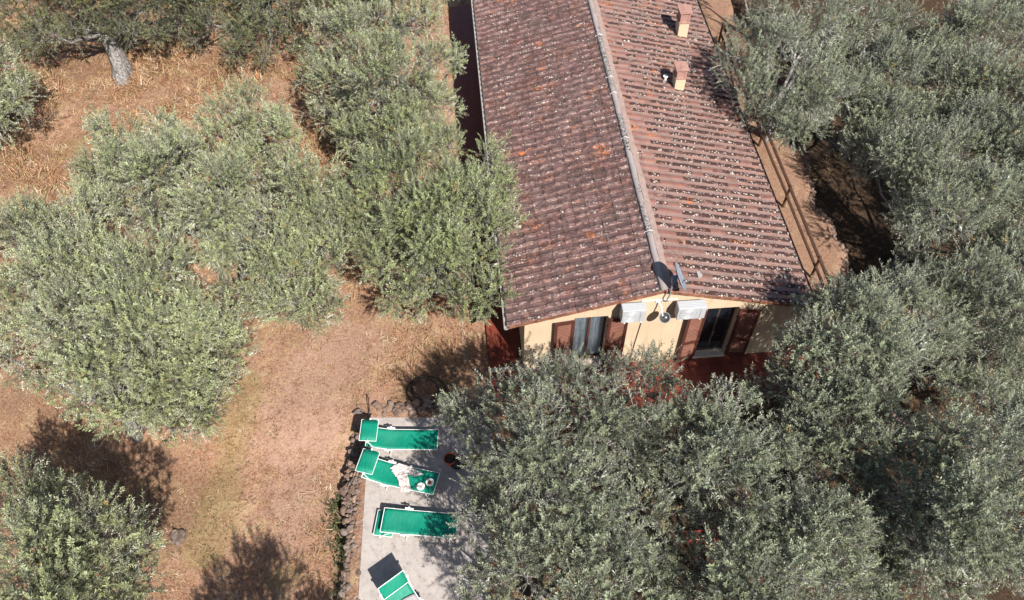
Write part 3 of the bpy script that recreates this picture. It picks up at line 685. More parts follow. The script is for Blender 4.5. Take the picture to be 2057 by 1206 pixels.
# ------------------------------------------------------------------ sun loungers
def lounger(foot, head, width, label, back=0.0, canopy='up', zb=.33):
    """foot/head: world xy centres of foot end and hinge; the back follows the hinge"""
    d = Vector((head.x-foot.x, head.y-foot.y, 0)); L1 = d.length; ang = math.atan2(d.y, d.x)
    e = empty('sun_lounger', (foot.x, foot.y, .025), ang, label, 'sun lounger', 'green sun loungers on the patio')
    w = width/2; LB = .64; z = zb
    hx, hz = L1+LB*math.cos(back), z+LB*math.sin(back)
    fr = MB()
    for sy in (-1, 1): fr.tube([(0, sy*w, z), (L1, sy*w, z), (hx, sy*w, hz)], .010, 8)
    fr.tube([(0, -w, z), (0, w, z)], .012, 8); fr.tube([(hx, -w, hz), (hx, w, hz)], .012, 8); fr.tube([(L1, -w, z-.07), (L1, w, z-.07)], .013, 8)
    fr.build('frame', M['white'], e)
    mbs = MB(); mbs.smooth = True; vs_ = []; nx_, ny_ = 20, 8; wd = w-.012
    for i_ in range(nx_+1):
        for j_ in range(ny_+1):
            u_, v_ = i_/nx_, j_/ny_; l_ = .01+(L1+LB-.02)*u_
            X_, Z_ = (l_, z) if l_ < L1 else (L1+(l_-L1)*math.cos(back), z+(l_-L1)*math.sin(back))
            vs_.append((X_, -wd+2*wd*v_, Z_+.008-.03*math.sin(math.pi*v_)*math.sin(math.pi*u_)**.5))
    mbs.add(vs_, [(i_*(ny_+1)+j_, (i_+1)*(ny_+1)+j_, (i_+1)*(ny_+1)+j_+1, i_*(ny_+1)+j_+1) for i_ in range(nx_) for j_ in range(ny_)])
    so0 = mbs.build('sling', M['fabric'], e).modifiers.new('solid', 'SOLIDIFY'); so0.thickness = .006
    for x in (.22, L1-.08):
        for sy in (-1, 1):
            mb = MB(); mb.tube([(x, sy*w, z-.005), (x+(-.06 if x < .5 else .07), sy*(w-.005), 0)], .015, 8); mb.build('leg', M['white'], e)
        mb = MB(); mb.tube([(x+(-.05 if x < .5 else .06), -w, .05), (x+(-.05 if x < .5 else .06), w, .05)], .010, 6); mb.build('stretcher', M['white'], e)
    for sy in (-1, 1):
        mb = MB(); mb.tube([(L1-.12, sy*(w+.035), z+.01), (L1+.10, sy*(w+.035), z+.03)], .022, 8); mb.tube([(L1-.0, sy*(w+.02), z+.02), (L1-.0, sy*(w+.075), z+.02)], .03, 8); mb.build('hinge_lever', M['white'], e)
    # canopy
    bd = Vector((math.cos(back), 0, math.sin(back))); p0 = Vector((L1+LB*.62*bd.x, 0, z+LB*.62*bd.z))
    if canopy == 'up':  c0, c1 = Vector((hx-.34, 0, hz+.33)), Vector((hx+.12, 0, hz+.36)); arm = Vector((hx-.11, 0, hz+.34))
    elif canopy == 'down': c0, c1 = Vector((hx-.28, 0, .09)), Vector((hx+.20, 0, .14)); arm = Vector((hx+.02, 0, .12))
    else: c0, c1 = Vector((hx-.08, 0, hz+.02)), Vector((hx+.10, 0, hz+.40)); arm = Vector((hx, 0, hz+.2))
    nrm = Vector((0, 0, 1))
    mb = MB(); mb.smooth = True; nx = 6; vs = []; wc = w+.012
    for i in range(nx+1):
        for j in range(5):
            u, v = i/nx, j/4; p = c0.lerp(c1, u); vs.append((p.x, -wc+2*wc*v, p.z+.02*math.sin(math.pi*u)))
    mb.add(vs, [(i*5+j, (i+1)*5+j, (i+1)*5+j+1, i*5+j+1) for i in range(nx) for j in range(4)])
    cn = mb.build('canopy', M['fabric'], e); so_ = cn.modifiers.new('solid', 'SOLIDIFY'); so_.thickness = .006
    mb = MB(); mb.tube([(c0.x, -wc, c0.z), (c0.x, wc, c0.z)], .009, 6); mb.tube([(c1.x, -wc, c1.z), (c1.x, wc, c1.z)], .009, 6)
    for sy in (-1, 1): mb.tube([(c0.x, sy*wc, c0.z), (c1.x, sy*wc, c1.z)], .008, 6)
    mb.build('canopy_frame', M['white'], cn)
    for sy in (-1, 1):
        mb = MB(); mb.tube([(p0.x, sy*(w+.015), p0.z), (arm.x, sy*(wc+.02), arm.z)], .011, 6); mb.lathe([(0, .03), (.028, .03), (.028, -.03), (0, -.03)], 10, Matrix.Translation((arm.x, sy*(wc+.02), arm.z)) @ Matrix.Rotation(R(90), 4, 'X')); mb.build('canopy_arm', M['white'], e)
    return e
def mid(a_, b_, z): return (at(*a_, z)+at(*b_, z))/2
zb = .36
l1 = lounger(mid((880, 863), (878.6, 904.5), zb), mid((784.5, 861), (781, 904.5), zb), .62, 'green sun lounger with raised sunshade, closest to the boulders', R(14), 'up')
l2 = lounger(mid((882, 950.7), (870.7, 994), zb), mid((788, 930), (771.5, 974), zb), .64, 'green sun lounger with a white towel and cups on its seat', R(14), 'up')
l3 = lounger(mid((920, 1034.8), (915.6, 1080), zb), mid((820, 1023), (814, 1075), zb), .66, 'flat green sun lounger with its sunshade folded down behind the head', R(2), 'down')
h4 = mid((757, 1183), (801, 1145), .5); d4 = at(865, 1230, .36)-at(805, 1145, .36); d4.z = 0; d4.normalize()
hinge4 = h4+d4*.92
l4 = lounger(hinge4+d4*1.22, hinge4, .70, 'green sun lounger set askew with a grey towel over its back', R(22), 'steep')

def cloth(name, label, corners, nx, ny, amp, seed, mat, sc=5.0, zoff=0.0, outline=None):
    """corners: 4 world points; bilinear patch with folds, thickened"""
    rs = random.Random(seed); ph = [rs.uniform(0, 6.28) for _ in range(6)]
    mb = MB(); mb.smooth = True; vs = []
    for i in range(nx+1):
        for j in range(ny+1):
            u, v = i/nx, j/ny; p = corners[0].lerp(corners[1], u).lerp(corners[3].lerp(corners[2], u), v)
            f1 = math.sin(sc*u*3.1+ph[0]+2*math.sin(v*4+ph[1])); f2 = math.sin(sc*v*3.7+ph[2]+1.6*math.sin(u*5+ph[3])); f3 = math.sin(9*u+11*v+ph[4])
            edge = .012*math.sin(17*u+ph[5])+.012*math.sin(15*v+ph[1])
            vs.append((p.x+edge, p.y+edge*.7, p.z+zoff+amp*(.5+.5*(f1*.45+f2*.35+f3*.2))))
    mb.add(vs, [(i*(ny+1)+j, (i+1)*(ny+1)+j, (i+1)*(ny+1)+j+1, i*(ny+1)+j+1) for i in range(nx) for j in range(ny)])
    return mb
def Z5(x, y, z): return at(680+x*.1742, 800+y*.1742, z)
def ZT(x, y, z): return Z5(785+(x-785)*1.2, 910+(y-910)*1.2, z)
zt = .375
mb = cloth('towel', '', [ZT(620, 830, zt), ZT(720, 775, zt), ZT(965, 885, zt), ZT(850, 915, zt)][0:4], 14, 10, .06, 3, None)
m2 = cloth('towel', '', [ZT(690, 900, zt+.02), ZT(790, 880, zt+.02), ZT(825, 1050, zt), ZT(735, 1060, zt)], 14, 8, .06, 9, None)
b0 = len(mb.v); mb.v += m2.v; mb.f += [tuple(i+b0 for i in f) for f in m2.f]; mb.mi += m2.mi
m3 = cloth('towel', '', [ZT(640, 850, zt), ZT(850, 800, zt), ZT(790, 900, zt), ZT(690, 915, zt)], 10, 8, .07, 21, None)
b0 = len(mb.v); mb.v += m3.v; mb.f += [tuple(i+b0 for i in f) for f in m3.f]; mb.mi += m3.mi
tw = mb.build('towel', M['towelw']); mo = tw.modifiers.new('solid', 'SOLIDIFY'); mo.thickness = .012; mo = tw.modifiers.new('sub', 'SUBSURF'); mo.levels = 1; mo.render_levels = 1
tag(tw, 'crumpled white towel thrown across a green lounger', 'towel')
# grey towel hanging over lounger four's back and seat
def l4p(x, y, z): return l4.matrix_basis @ Vector((x, y, z))
L1_4 = 1.22; bk = R(22)
mb = MB(); mb.smooth = True; nx, ny = 22, 14; vs = []
for i in range(nx+1):
    for j in range(ny+1):
        u, v = i/nx, j/ny
        x = L1_4+.26-u*1.2+(.12*(v-.3) if u < .3 else 0)*(1-u/.3 if u < .3 else 0); y = -.33+.62*v
        z = (.33+max(0, x-L1_4)*math.tan(bk))+.03+.022*math.sin(7*u+4*v)*math.sin(5*v+1)+.012*math.sin(23*u+3*math.sin(6*v))
        vs.append(l4p(x, y, z))
mb.add(vs, [(i*(ny+1)+j, (i+1)*(ny+1)+j, (i+1)*(ny+1)+j+1, i*(ny+1)+j+1) for i in range(nx) for j in range(ny)])
tg = mb.build('towel', M['towelg']); mo = tg.modifiers.new('solid', 'SOLIDIFY'); mo.thickness = .012
tag(tg, 'grey towel spread over the askew green lounger', 'towel')
pz = .355
def bowl(px, py, r_, label, name, cat, fill):
    p = Z5(px, py, pz); e = empty(name, p, 0, label, cat)
    mb = MB(); mb.smooth = True; mb.lathe([(.0001, .0), (r_*.7, .0), (r_, .05), (r_*.94, .05), (r_*.62, .012), (.0001, .012)], 24); mb.build('bowl', M['ceramic'], e)
    if fill: mb = MB(); mb.lathe([(.0001, .035), (r_*.45, .03), (r_*.5, .02)], 14); mb.build('contents', M['coffee'], e)
    else: mb = MB(); mb.smooth = True; mb.lathe([(.0001, .058), (r_*.5, .056), (r_*.98, .051)], 22); mb.build('lid', M['ceramic'], e)
bowl(1055, 978, .115, 'round white bowl with brown contents at the foot of the toweled lounger', 'bowl', 'bowl', True)
bowl(950, 1028, .112, 'round white lidded dish beside the bowl on the toweled lounger', 'dish', 'dish', False)

# ------------------------------------------------------------------ small things on the ground
hz = empty('garden_hose', at(858, 785, 0), 0, 'black garden hose lying in loose loops on the earth', 'hose')
mb = MB()
pts = []
for k in range(150):
    a_ = k*.095; rx = .56+.05*math.sin(a_*.41+1)-(.14 if a_ > 6.6 else 0)*min(1, (a_-6.6)/1.5 if a_ > 6.6 else 0); pts.append((rx*math.cos(a_+2.2)+.03*math.sin(a_), rx*.86*math.sin(a_+2.2)-.08+.05*math.sin(a_*.5), .06+.02*math.sin(a_*2.3)+.0012*k))
mb.tube(pts, .018, 7); mb.build('hose', M['black'], hz)
for pxs, lab in (([(738, 793), (741, 812), (740, 832), (722, 826)], 'short black irrigation pipe sticking up by the boulders'), ([(713, 935), (709, 912), (722, 908), (716, 950), (708, 968), (700, 985)], 'black irrigation pipe looping over the stone wall')):
    mb = MB(); P = [at(x, y, .16+.06*(k % 2)) for k, (x, y) in enumerate(pxs)]; c0 = P[0].copy(); c0.z = 0
    fine = []
    for k in range(len(P)-1):
        for q in range(6):
            t_ = q/6; p_1 = P[max(0, k-1)]; p0, p1, p2 = P[k], P[k+1], P[min(len(P)-1, k+2)]
            fine.append(.5*((2*p0)+(-p_1+p1)*t_+(2*p_1-5*p0+4*p1-p2)*t_*t_+(-p_1+3*p0-3*p1+p2)*t_**3)-c0)
    mb.tube(fine, .014, 6); o = mb.build('irrigation_pipe', M['black']); o.location = c0; tag(o, lab, 'pipe')
bk_ = at(905, 930, .03); e = empty('flower_pot', bk_, 0, 'orange plastic flower pot on the patio under the olive branches', 'flower pot')
mb = MB(); mb.lathe([(.0001, 0), (.12, 0), (.17, .24), (.185, .24), (.185, .28), (.165, .28), (.12, .04), (.0001, .04)], 20); mb.build('pot', M['orange'], e)
mb = MB(); mb.lathe([(.0001, .235), (.155, .23)], 16); mb.build('soil', M['soil'], e)
e = empty('bag', at(925, 935, .03), .4, 'slumped black bag beside the orange flower pot', 'bag')
mb = MB(); mb.smooth = True; vs = []; 
for i in range(9):
    for k in range(16):
        a_ = 2*math.pi*k/16; f_ = i/8; rr = .20*math.sin(math.pi*(.12+.8*f_))**.6*(1+.12*math.sin(3*a_+i)); vs.append((rr*math.cos(a_)*1.25, rr*math.sin(a_)*.8, .30*f_))
mb.add(vs, [(i*16+k, i*16+(k+1) % 16, (i+1)*16+(k+1) % 16, (i+1)*16+k) for i in range(8) for k in range(16)]+[tuple(range(128, 144))]); mb.build('sack', M['black'], e)
mb = MB(); mb.tube([(-.12, 0, .28), (-.06, .02, .40), (.06, .02, .40), (.12, 0, .28)], .012, 6); mb.build('handle', M['black'], e)
e = empty('planter', at(1405, 1082, .0), .05, 'long red plastic planter under the olive trees', 'planter')
mb = MB()
for (x0, x1, y0, y1) in ((-.45, .45, -.13, -.11), (-.45, .45, .11, .13), (-.45, -.43, -.108, .108), (.43, .45, -.108, .108)): mb.box(x0, x1, y0, y1, 0, .24)
mb.box(-.428, .428, -.108, .108, .0, .02); mb.build('box', M['red'], e)
mb = MB(); mb.box(-.427, .427, -.107, .107, .022, .19); mb.build('soil', M['soil'], e)
o = stone(None, at(540, 184, .03), .12, .35); o.name = 'stone'; tag(o, 'lone pale round stone in the dry grass', 'stone')
# weathered stump
sp = at(345, 1062, 0); sp.z = gz(sp.x, sp.y)
st_ = empty('tree_stump', sp, .3, 'weathered grey cut tree stump in the dry grass', 'tree stump')
mb = MB(); vs = []; n = 18
for i, (z, rs_) in enumerate(((-.1, .27), (.02, .23), (.06, .2), (.10, .18))):
    for k in range(n):
        a_ = 2*math.pi*k/n; rr = rs_*(1+.13*math.sin(3*a_+.5)+.09*math.sin(7*a_+i*.3)); vs.append((rr*math.cos(a_), rr*math.sin(a_), z+(.03*math.sin(4*a_) if i == 3 else 0)))
mb.add(vs, [(i*n+k, i*n+(k+1) % n, (i+1)*n+(k+1) % n, (i+1)*n+k) for i in range(3) for k in range(n)]+[tuple(range(3*n, 4*n))]); mb.build('trunk', M['deadw'], st_)

# ------------------------------------------------------------------ foliage prototypes (instanced by geometry nodes inside each crown)
def sprig(mat, seed, L=.36, npair=11, leafL=.068, leafW=.017, curve=.25):
    rs = random.Random(seed); V_, F_, MI = [], [], []
    def P(t): return Vector((curve*L*t*t*math.cos(seed), curve*L*t*t*math.sin(seed), L*t))
    k = 3; ts = [0, .5, 1.0]
    for t in ts:
        p = P(t)
        for q in range(k): V_.append(p+Vector((math.cos(q*2.094), math.sin(q*2.094), 0))*.0045*(1-.6*t))
    for i in range(2):
        for q in range(k): F_.append((i*k+q, i*k+(q+1) % k, (i+1)*k+(q+1) % k, (i+1)*k+q)); MI.append(1)
    for i in range(npair):
        t = .12+.88*i/(npair-1); p = P(t); roll = i*1.57+rs.uniform(-.5, .5)+seed
        for sd_ in (0, math.pi):
            a_ = roll+sd_+rs.uniform(-.3, .3); el = rs.uniform(.5, 1.1)
            d = Vector((math.cos(a_)*math.cos(el), math.sin(a_)*math.cos(el), math.sin(el)))
            side = d.cross(Vector((0, 0, 1))).normalized(); nr = side.cross(d)
            side = (side*math.cos(rs.uniform(-.6, .6))+nr*math.sin(rs.uniform(-.6, .6))).normalized()
            l_ = leafL*rs.uniform(.75, 1.15)*(1-.25*max(0, t-.7)/.3); b = len(V_); w_ = leafW*.5*rs.uniform(.85, 1.15)
            V_ += [p, p+d*l_*.5+side*w_, p+d*l_+nr*(-.10*l_), p+d*l_*.5-side*w_]; F_.append((b, b+1, b+2, b+3)); MI.append(0)
    me = bpy.data.meshes.new('sprig'); me.from_pydata([tuple(v) for v in V_], [], F_); me.materials.append(mat); me.materials.append(M['bark'])
    me.polygons.foreach_set('material_index', MI); me.update(); return me
def straw(seed, nb=9, h=.16, spread=.10, wd=.011):
    rs = random.Random(seed); V_, F_ = [], []
    for k in range(nb):
        a_ = rs.uniform(0, 6.28); el = rs.uniform(.05, 1.2); l_ = h*rs.uniform(.5, 1.3); o_ = Vector((rs.uniform(-spread, spread), rs.uniform(-spread, spread), 0))
        d = Vector((math.cos(a_)*math.cos(el), math.sin(a_)*math.cos(el), math.sin(el))); s_ = Vector((-math.sin(a_), math.cos(a_), 0))*wd*.5
        b = len(V_); m_ = o_+d*l_*.55+Vector((0, 0, .01)); V_ += [o_-s_, o_+s_, m_+s_*.8, m_-s_*.8, o_+d*l_-Vector((0, 0, l_*.15))]
        F_ += [(b, b+1, b+2, b+3), (b+3, b+2, b+4)]
    me = bpy.data.meshes.new('straw_tuft'); me.from_pydata([tuple(v) for v in V_], [], F_); me.materials.append(M['straw']); me.update(); return me
def proto_coll(name, meshes):
    c = bpy.data.collections.new(name)
    for k, me in enumerate(meshes): c.objects.link(bpy.data.objects.new('%s_shape_%d' % (name, k), me))
    return c
PC = {}
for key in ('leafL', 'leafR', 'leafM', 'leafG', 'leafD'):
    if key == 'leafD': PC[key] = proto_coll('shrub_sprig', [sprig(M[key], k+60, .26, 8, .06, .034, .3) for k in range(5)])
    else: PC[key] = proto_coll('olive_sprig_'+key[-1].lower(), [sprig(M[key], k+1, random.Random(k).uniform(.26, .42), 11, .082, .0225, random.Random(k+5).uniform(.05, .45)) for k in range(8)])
PC['straw'] = proto_coll('straw', [straw(k) for k in range(6)])
def gn_group(name, coll):
    ng = bpy.data.node_groups.new(name, 'GeometryNodeTree')
    ng.interface.new_socket('Geometry', in_out='INPUT', socket_type='NodeSocketGeometry'); ng.interface.new_socket('Geometry', in_out='OUTPUT', socket_type='NodeSocketGeometry')
    N = ng.nodes; L = ng.links; gi = N.new('NodeGroupInput'); go_ = N.new('NodeGroupOutput')
    ci = N.new('GeometryNodeCollectionInfo'); ci.inputs['Collection'].default_value = coll; ci.inputs['Separate Children'].default_value = True; ci.inputs['Reset Children'].default_value = True
    iop = N.new('GeometryNodeInstanceOnPoints'); iop.inputs['Pick Instance'].default_value = True
    def at_(nm, ty):
        a_ = N.new('GeometryNodeInputNamedAttribute'); a_.data_type = ty; a_.inputs['Name'].default_value = nm; return a_.outputs['Attribute']
    L.new(gi.outputs[0], iop.inputs['Points']); L.new(ci.outputs[0], iop.inputs['Instance'])
    L.new(at_('var', 'INT'), iop.inputs['Instance Index']); L.new(at_('rot', 'FLOAT_VECTOR'), iop.inputs['Rotation']); L.new(at_('scl', 'FLOAT'), iop.inputs['Scale'])
    L.new(iop.outputs[0], go_.inputs[0]); return ng
GN = {k: gn_group('scatter_'+k, c) for k, c in PC.items()}
NV = {k: len(c.objects) for k, c in PC.items()}
def scatter(name, pts, dirs, scl, key, parent=None, loc=(0, 0, 0), tone=None):
    n = len(pts); me = bpy.data.meshes.new(name); me.vertices.add(n); me.vertices.foreach_set('co', pts.astype(np.float32).ravel())
    b = np.arccos(np.clip(dirs[:, 2], -1, 1)); c = np.arctan2(dirs[:, 1], dirs[:, 0])
    rot = np.stack([np.zeros(n), b, c], 1).astype(np.float32)
    me.attributes.new('rot', 'FLOAT_VECTOR', 'POINT').data.foreach_set('vector', rot.ravel())
    me.attributes.new('scl', 'FLOAT', 'POINT').data.foreach_set('value', scl.astype(np.float32))
    me.attributes.new('var', 'INT', 'POINT').data.foreach_set('value', RNG.integers(0, NV[key], n).astype(np.int32))
    me.attributes.new('tone', 'FLOAT', 'POINT').data.foreach_set('value', (np.full(n, .5) if tone is None else tone).astype(np.float32))
    me.update(); o = bpy.data.objects.new(name, me); o.location = loc; link(o, parent)
    md = o.modifiers.new('scatter', 'NODES'); md.node_group = GN[key]; return o
def unit(v): return v/np.maximum(1e-9, np.linalg.norm(v, axis=1, keepdims=True))

# ------------------------------------------------------------------ trees
SC = 1.12
def tree(label, lobes, key, base=None, group='olive trees of the grove', dens=1.0, sc=1.0, dz=0.0, world=False, name='olive_tree', trunk_r=.17, fork=None):
    L = []
    if not world:
        pm = np.average(np.array([l_[:2] for l_ in lobes]), axis=0); pd = max(60., np.mean([math.hypot(l_[0]-pm[0], l_[1]-pm[1]) for l_ in lobes]))
    for lb in lobes:
        if not world: jz = RNG.uniform(-.5, .5)+.7*math.exp(-((lb[0]-pm[0])**2+(lb[1]-pm[1])**2)/(1.2*pd*pd))
        c = Vector(lb[:3]) if world else at(lb[0], lb[1], lb[2]+dz+jz); L.append((np.array(c), lb[3]*sc))
    cs = np.array([c for c, r in L]); rs = np.array([r for c, r in L])
    if base is None:
        cw = np.average(cs, axis=0, weights=rs**2); bx, by = cw[0], cw[1]
    else: bx, by = base
    bz = gz(bx, by); B = np.array([bx, by, bz])
    e = empty(name, B, 0, label, 'tree', group)
    # crown points
    P, D, S, TN = [], [], [], []; twigs = []; tt = RNG.uniform(-.2, .2)
    cm = np.average(cs, axis=0, weights=rs**2) - np.array([0, 0, .6])
    for c, r in L:
        lt = RNG.random(); ns_ = max(5, int(5.6*r*r)+3)
        d = unit(RNG.normal(size=(ns_, 3)) + np.array([0, 0, .40]) + .45*unit((c-cm)[None, :]))
        rad = r*RNG.uniform(.6, 1.05, ns_)
        tc = c + d*rad[:, None]*np.array([1, 1, .85])
        keep = np.ones(ns_, bool)
        for c2, r2 in L:
            if r2 == r and np.allclose(c2, c): continue
            keep &= np.linalg.norm((tc-c2)/np.array([1, 1, .85]), axis=1) > r2*.5
        tc = tc[keep]; d = d[keep]
        for q in range(len(tc)):
            sr = min(.58, r*RNG.uniform(.36, .56))+.03; k = int(300*sr*sr*dens*(1.0 if tc[q][2]-B[2] > 1.9 else .6))+6
            v = unit(RNG.normal(size=(k, 3)) + .65*d[q] + np.array([0, 0, .35]))
            f_ = RNG.uniform(.45, 1.05, k); shoot = (RNG.random(k) < .22) & (v[:, 2] > -.1); f_[shoot] = RNG.uniform(1.0, 1.4, shoot.sum())
            pp = tc[q] + v*(f_*sr)[:, None]
            dd_ = unit(v*.8 + np.array([0, 0, .30]) + .25*d[q] + RNG.normal(0, .34, (k, 3))); dd_[shoot] = unit(v[shoot]*.45+np.array([0, 0, .8])+RNG.normal(0, .16, (shoot.sum(), 3)))
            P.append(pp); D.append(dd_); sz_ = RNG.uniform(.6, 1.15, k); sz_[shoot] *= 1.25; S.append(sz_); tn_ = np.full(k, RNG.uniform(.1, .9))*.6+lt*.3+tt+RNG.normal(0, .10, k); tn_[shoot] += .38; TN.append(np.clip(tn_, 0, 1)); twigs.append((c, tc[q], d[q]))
            for w_ in RNG.integers(0, k, 4): twigs.append((tc[q], pp[w_], dd_[w_]))
        k = int(90*r*r*dens); v = unit(RNG.normal(size=(k, 3)))
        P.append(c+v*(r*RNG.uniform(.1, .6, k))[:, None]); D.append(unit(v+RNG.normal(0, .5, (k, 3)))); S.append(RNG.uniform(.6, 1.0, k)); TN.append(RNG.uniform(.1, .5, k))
    P = np.concatenate(P); D = np.concatenate(D); S = np.concatenate(S); TN = np.concatenate(TN)
    ok = P[:, 2] > ground_z(P[:, 0], P[:, 1])+.25
    # keep foliage out of the house volume
    dx, dy = P[:, 0]-HB.x, P[:, 1]-HB.y; s = dx*HD.x+dy*HD.y; t = dx*HN.x+dy*HN.y
    inside = (s > EL-.12) & (s < ER+.12) & (t > -.12) & (P[:, 2] < RZ-SL*np.abs(s-RS)+.12)
    ok &= ~inside
    P, D, S, TN = P[ok], D[ok], S[ok], TN[ok]
    scatter('crown', P-B, D, S, key, e, tone=TN)['kind'] = 'stuff'
    # trunk, limbs and twigs
    mb = MB(); mb.smooth = True
    if fork is None: fork = np.array([bx, by, bz]) + np.array([RNG.uniform(-.2, .2), RNG.uniform(-.2, .2), 1.15]) + .12*(cm-B)*np.array([1, 1, 0])
    lean = fork-B
    pts = [(lean*f + np.array([.05*math.sin(f*5), .05*math.cos(f*4), 0])*(f > 0)) for f in (-.12, .0, .25, .55, .85, 1.05)]
    rads = [trunk_r*1.55, trunk_r*1.3, trunk_r*1.1, trunk_r, trunk_r*.95, trunk_r*.6]; b0 = len(mb.v); NS = 18
    mb.tube(pts, rads, NS); ph = RNG.uniform(0, 6.28, 4)
    for i_ in range(len(pts)):
        for k_ in range(NS):
            am = 1.5 if i_ < 2 else 1.2; a_ = 2*math.pi*k_/NS; g_ = 1+am*(.15*math.sin(3*a_+ph[0]+i_*.5)+.10*math.sin(5*a_+ph[1]-i_*.4)+.07*math.sin(9*a_+ph[2]))
            v_ = np.array(mb.v[b0+i_*NS+k_]); mb.v[b0+i_*NS+k_] = tuple(pts[i_]+(v_-pts[i_])*g_)
    for c, r in L:
        st = lean*RNG.uniform(.8, 1.0); en = c-B; midp = st*.5+en*.5+np.array([RNG.uniform(-.2, .2), RNG.uniform(-.2, .2), RNG.uniform(-.35, .0)])
        mb.tube([st, st*.7+midp*.3+RNG.normal(0, .05, 3), midp, midp*.5+en*.5+RNG.normal(0, .08, 3), en], [min(.10, trunk_r*.5), min(.085, trunk_r*.42), min(.065, trunk_r*.32), .036, .016], 7)
    for c, tc_, td in twigs:
        a_ = c-B+(tc_-c)*.05; b_ = tc_-B; m_ = (a_+b_)/2+RNG.normal(0, .06, 3)
        s_, t_ = loc_st(tc_[0], tc_[1])
        if EL-.15 < s_ < ER+.15 and t_ > -.15 and tc_[2] < roof_z(s_)+.25: continue
        mb.tube([a_, m_, b_, b_+td*.18], [.016, .011, .007, .003], 4, False)
    mb.build('trunk', M['bark'], e)
    return e
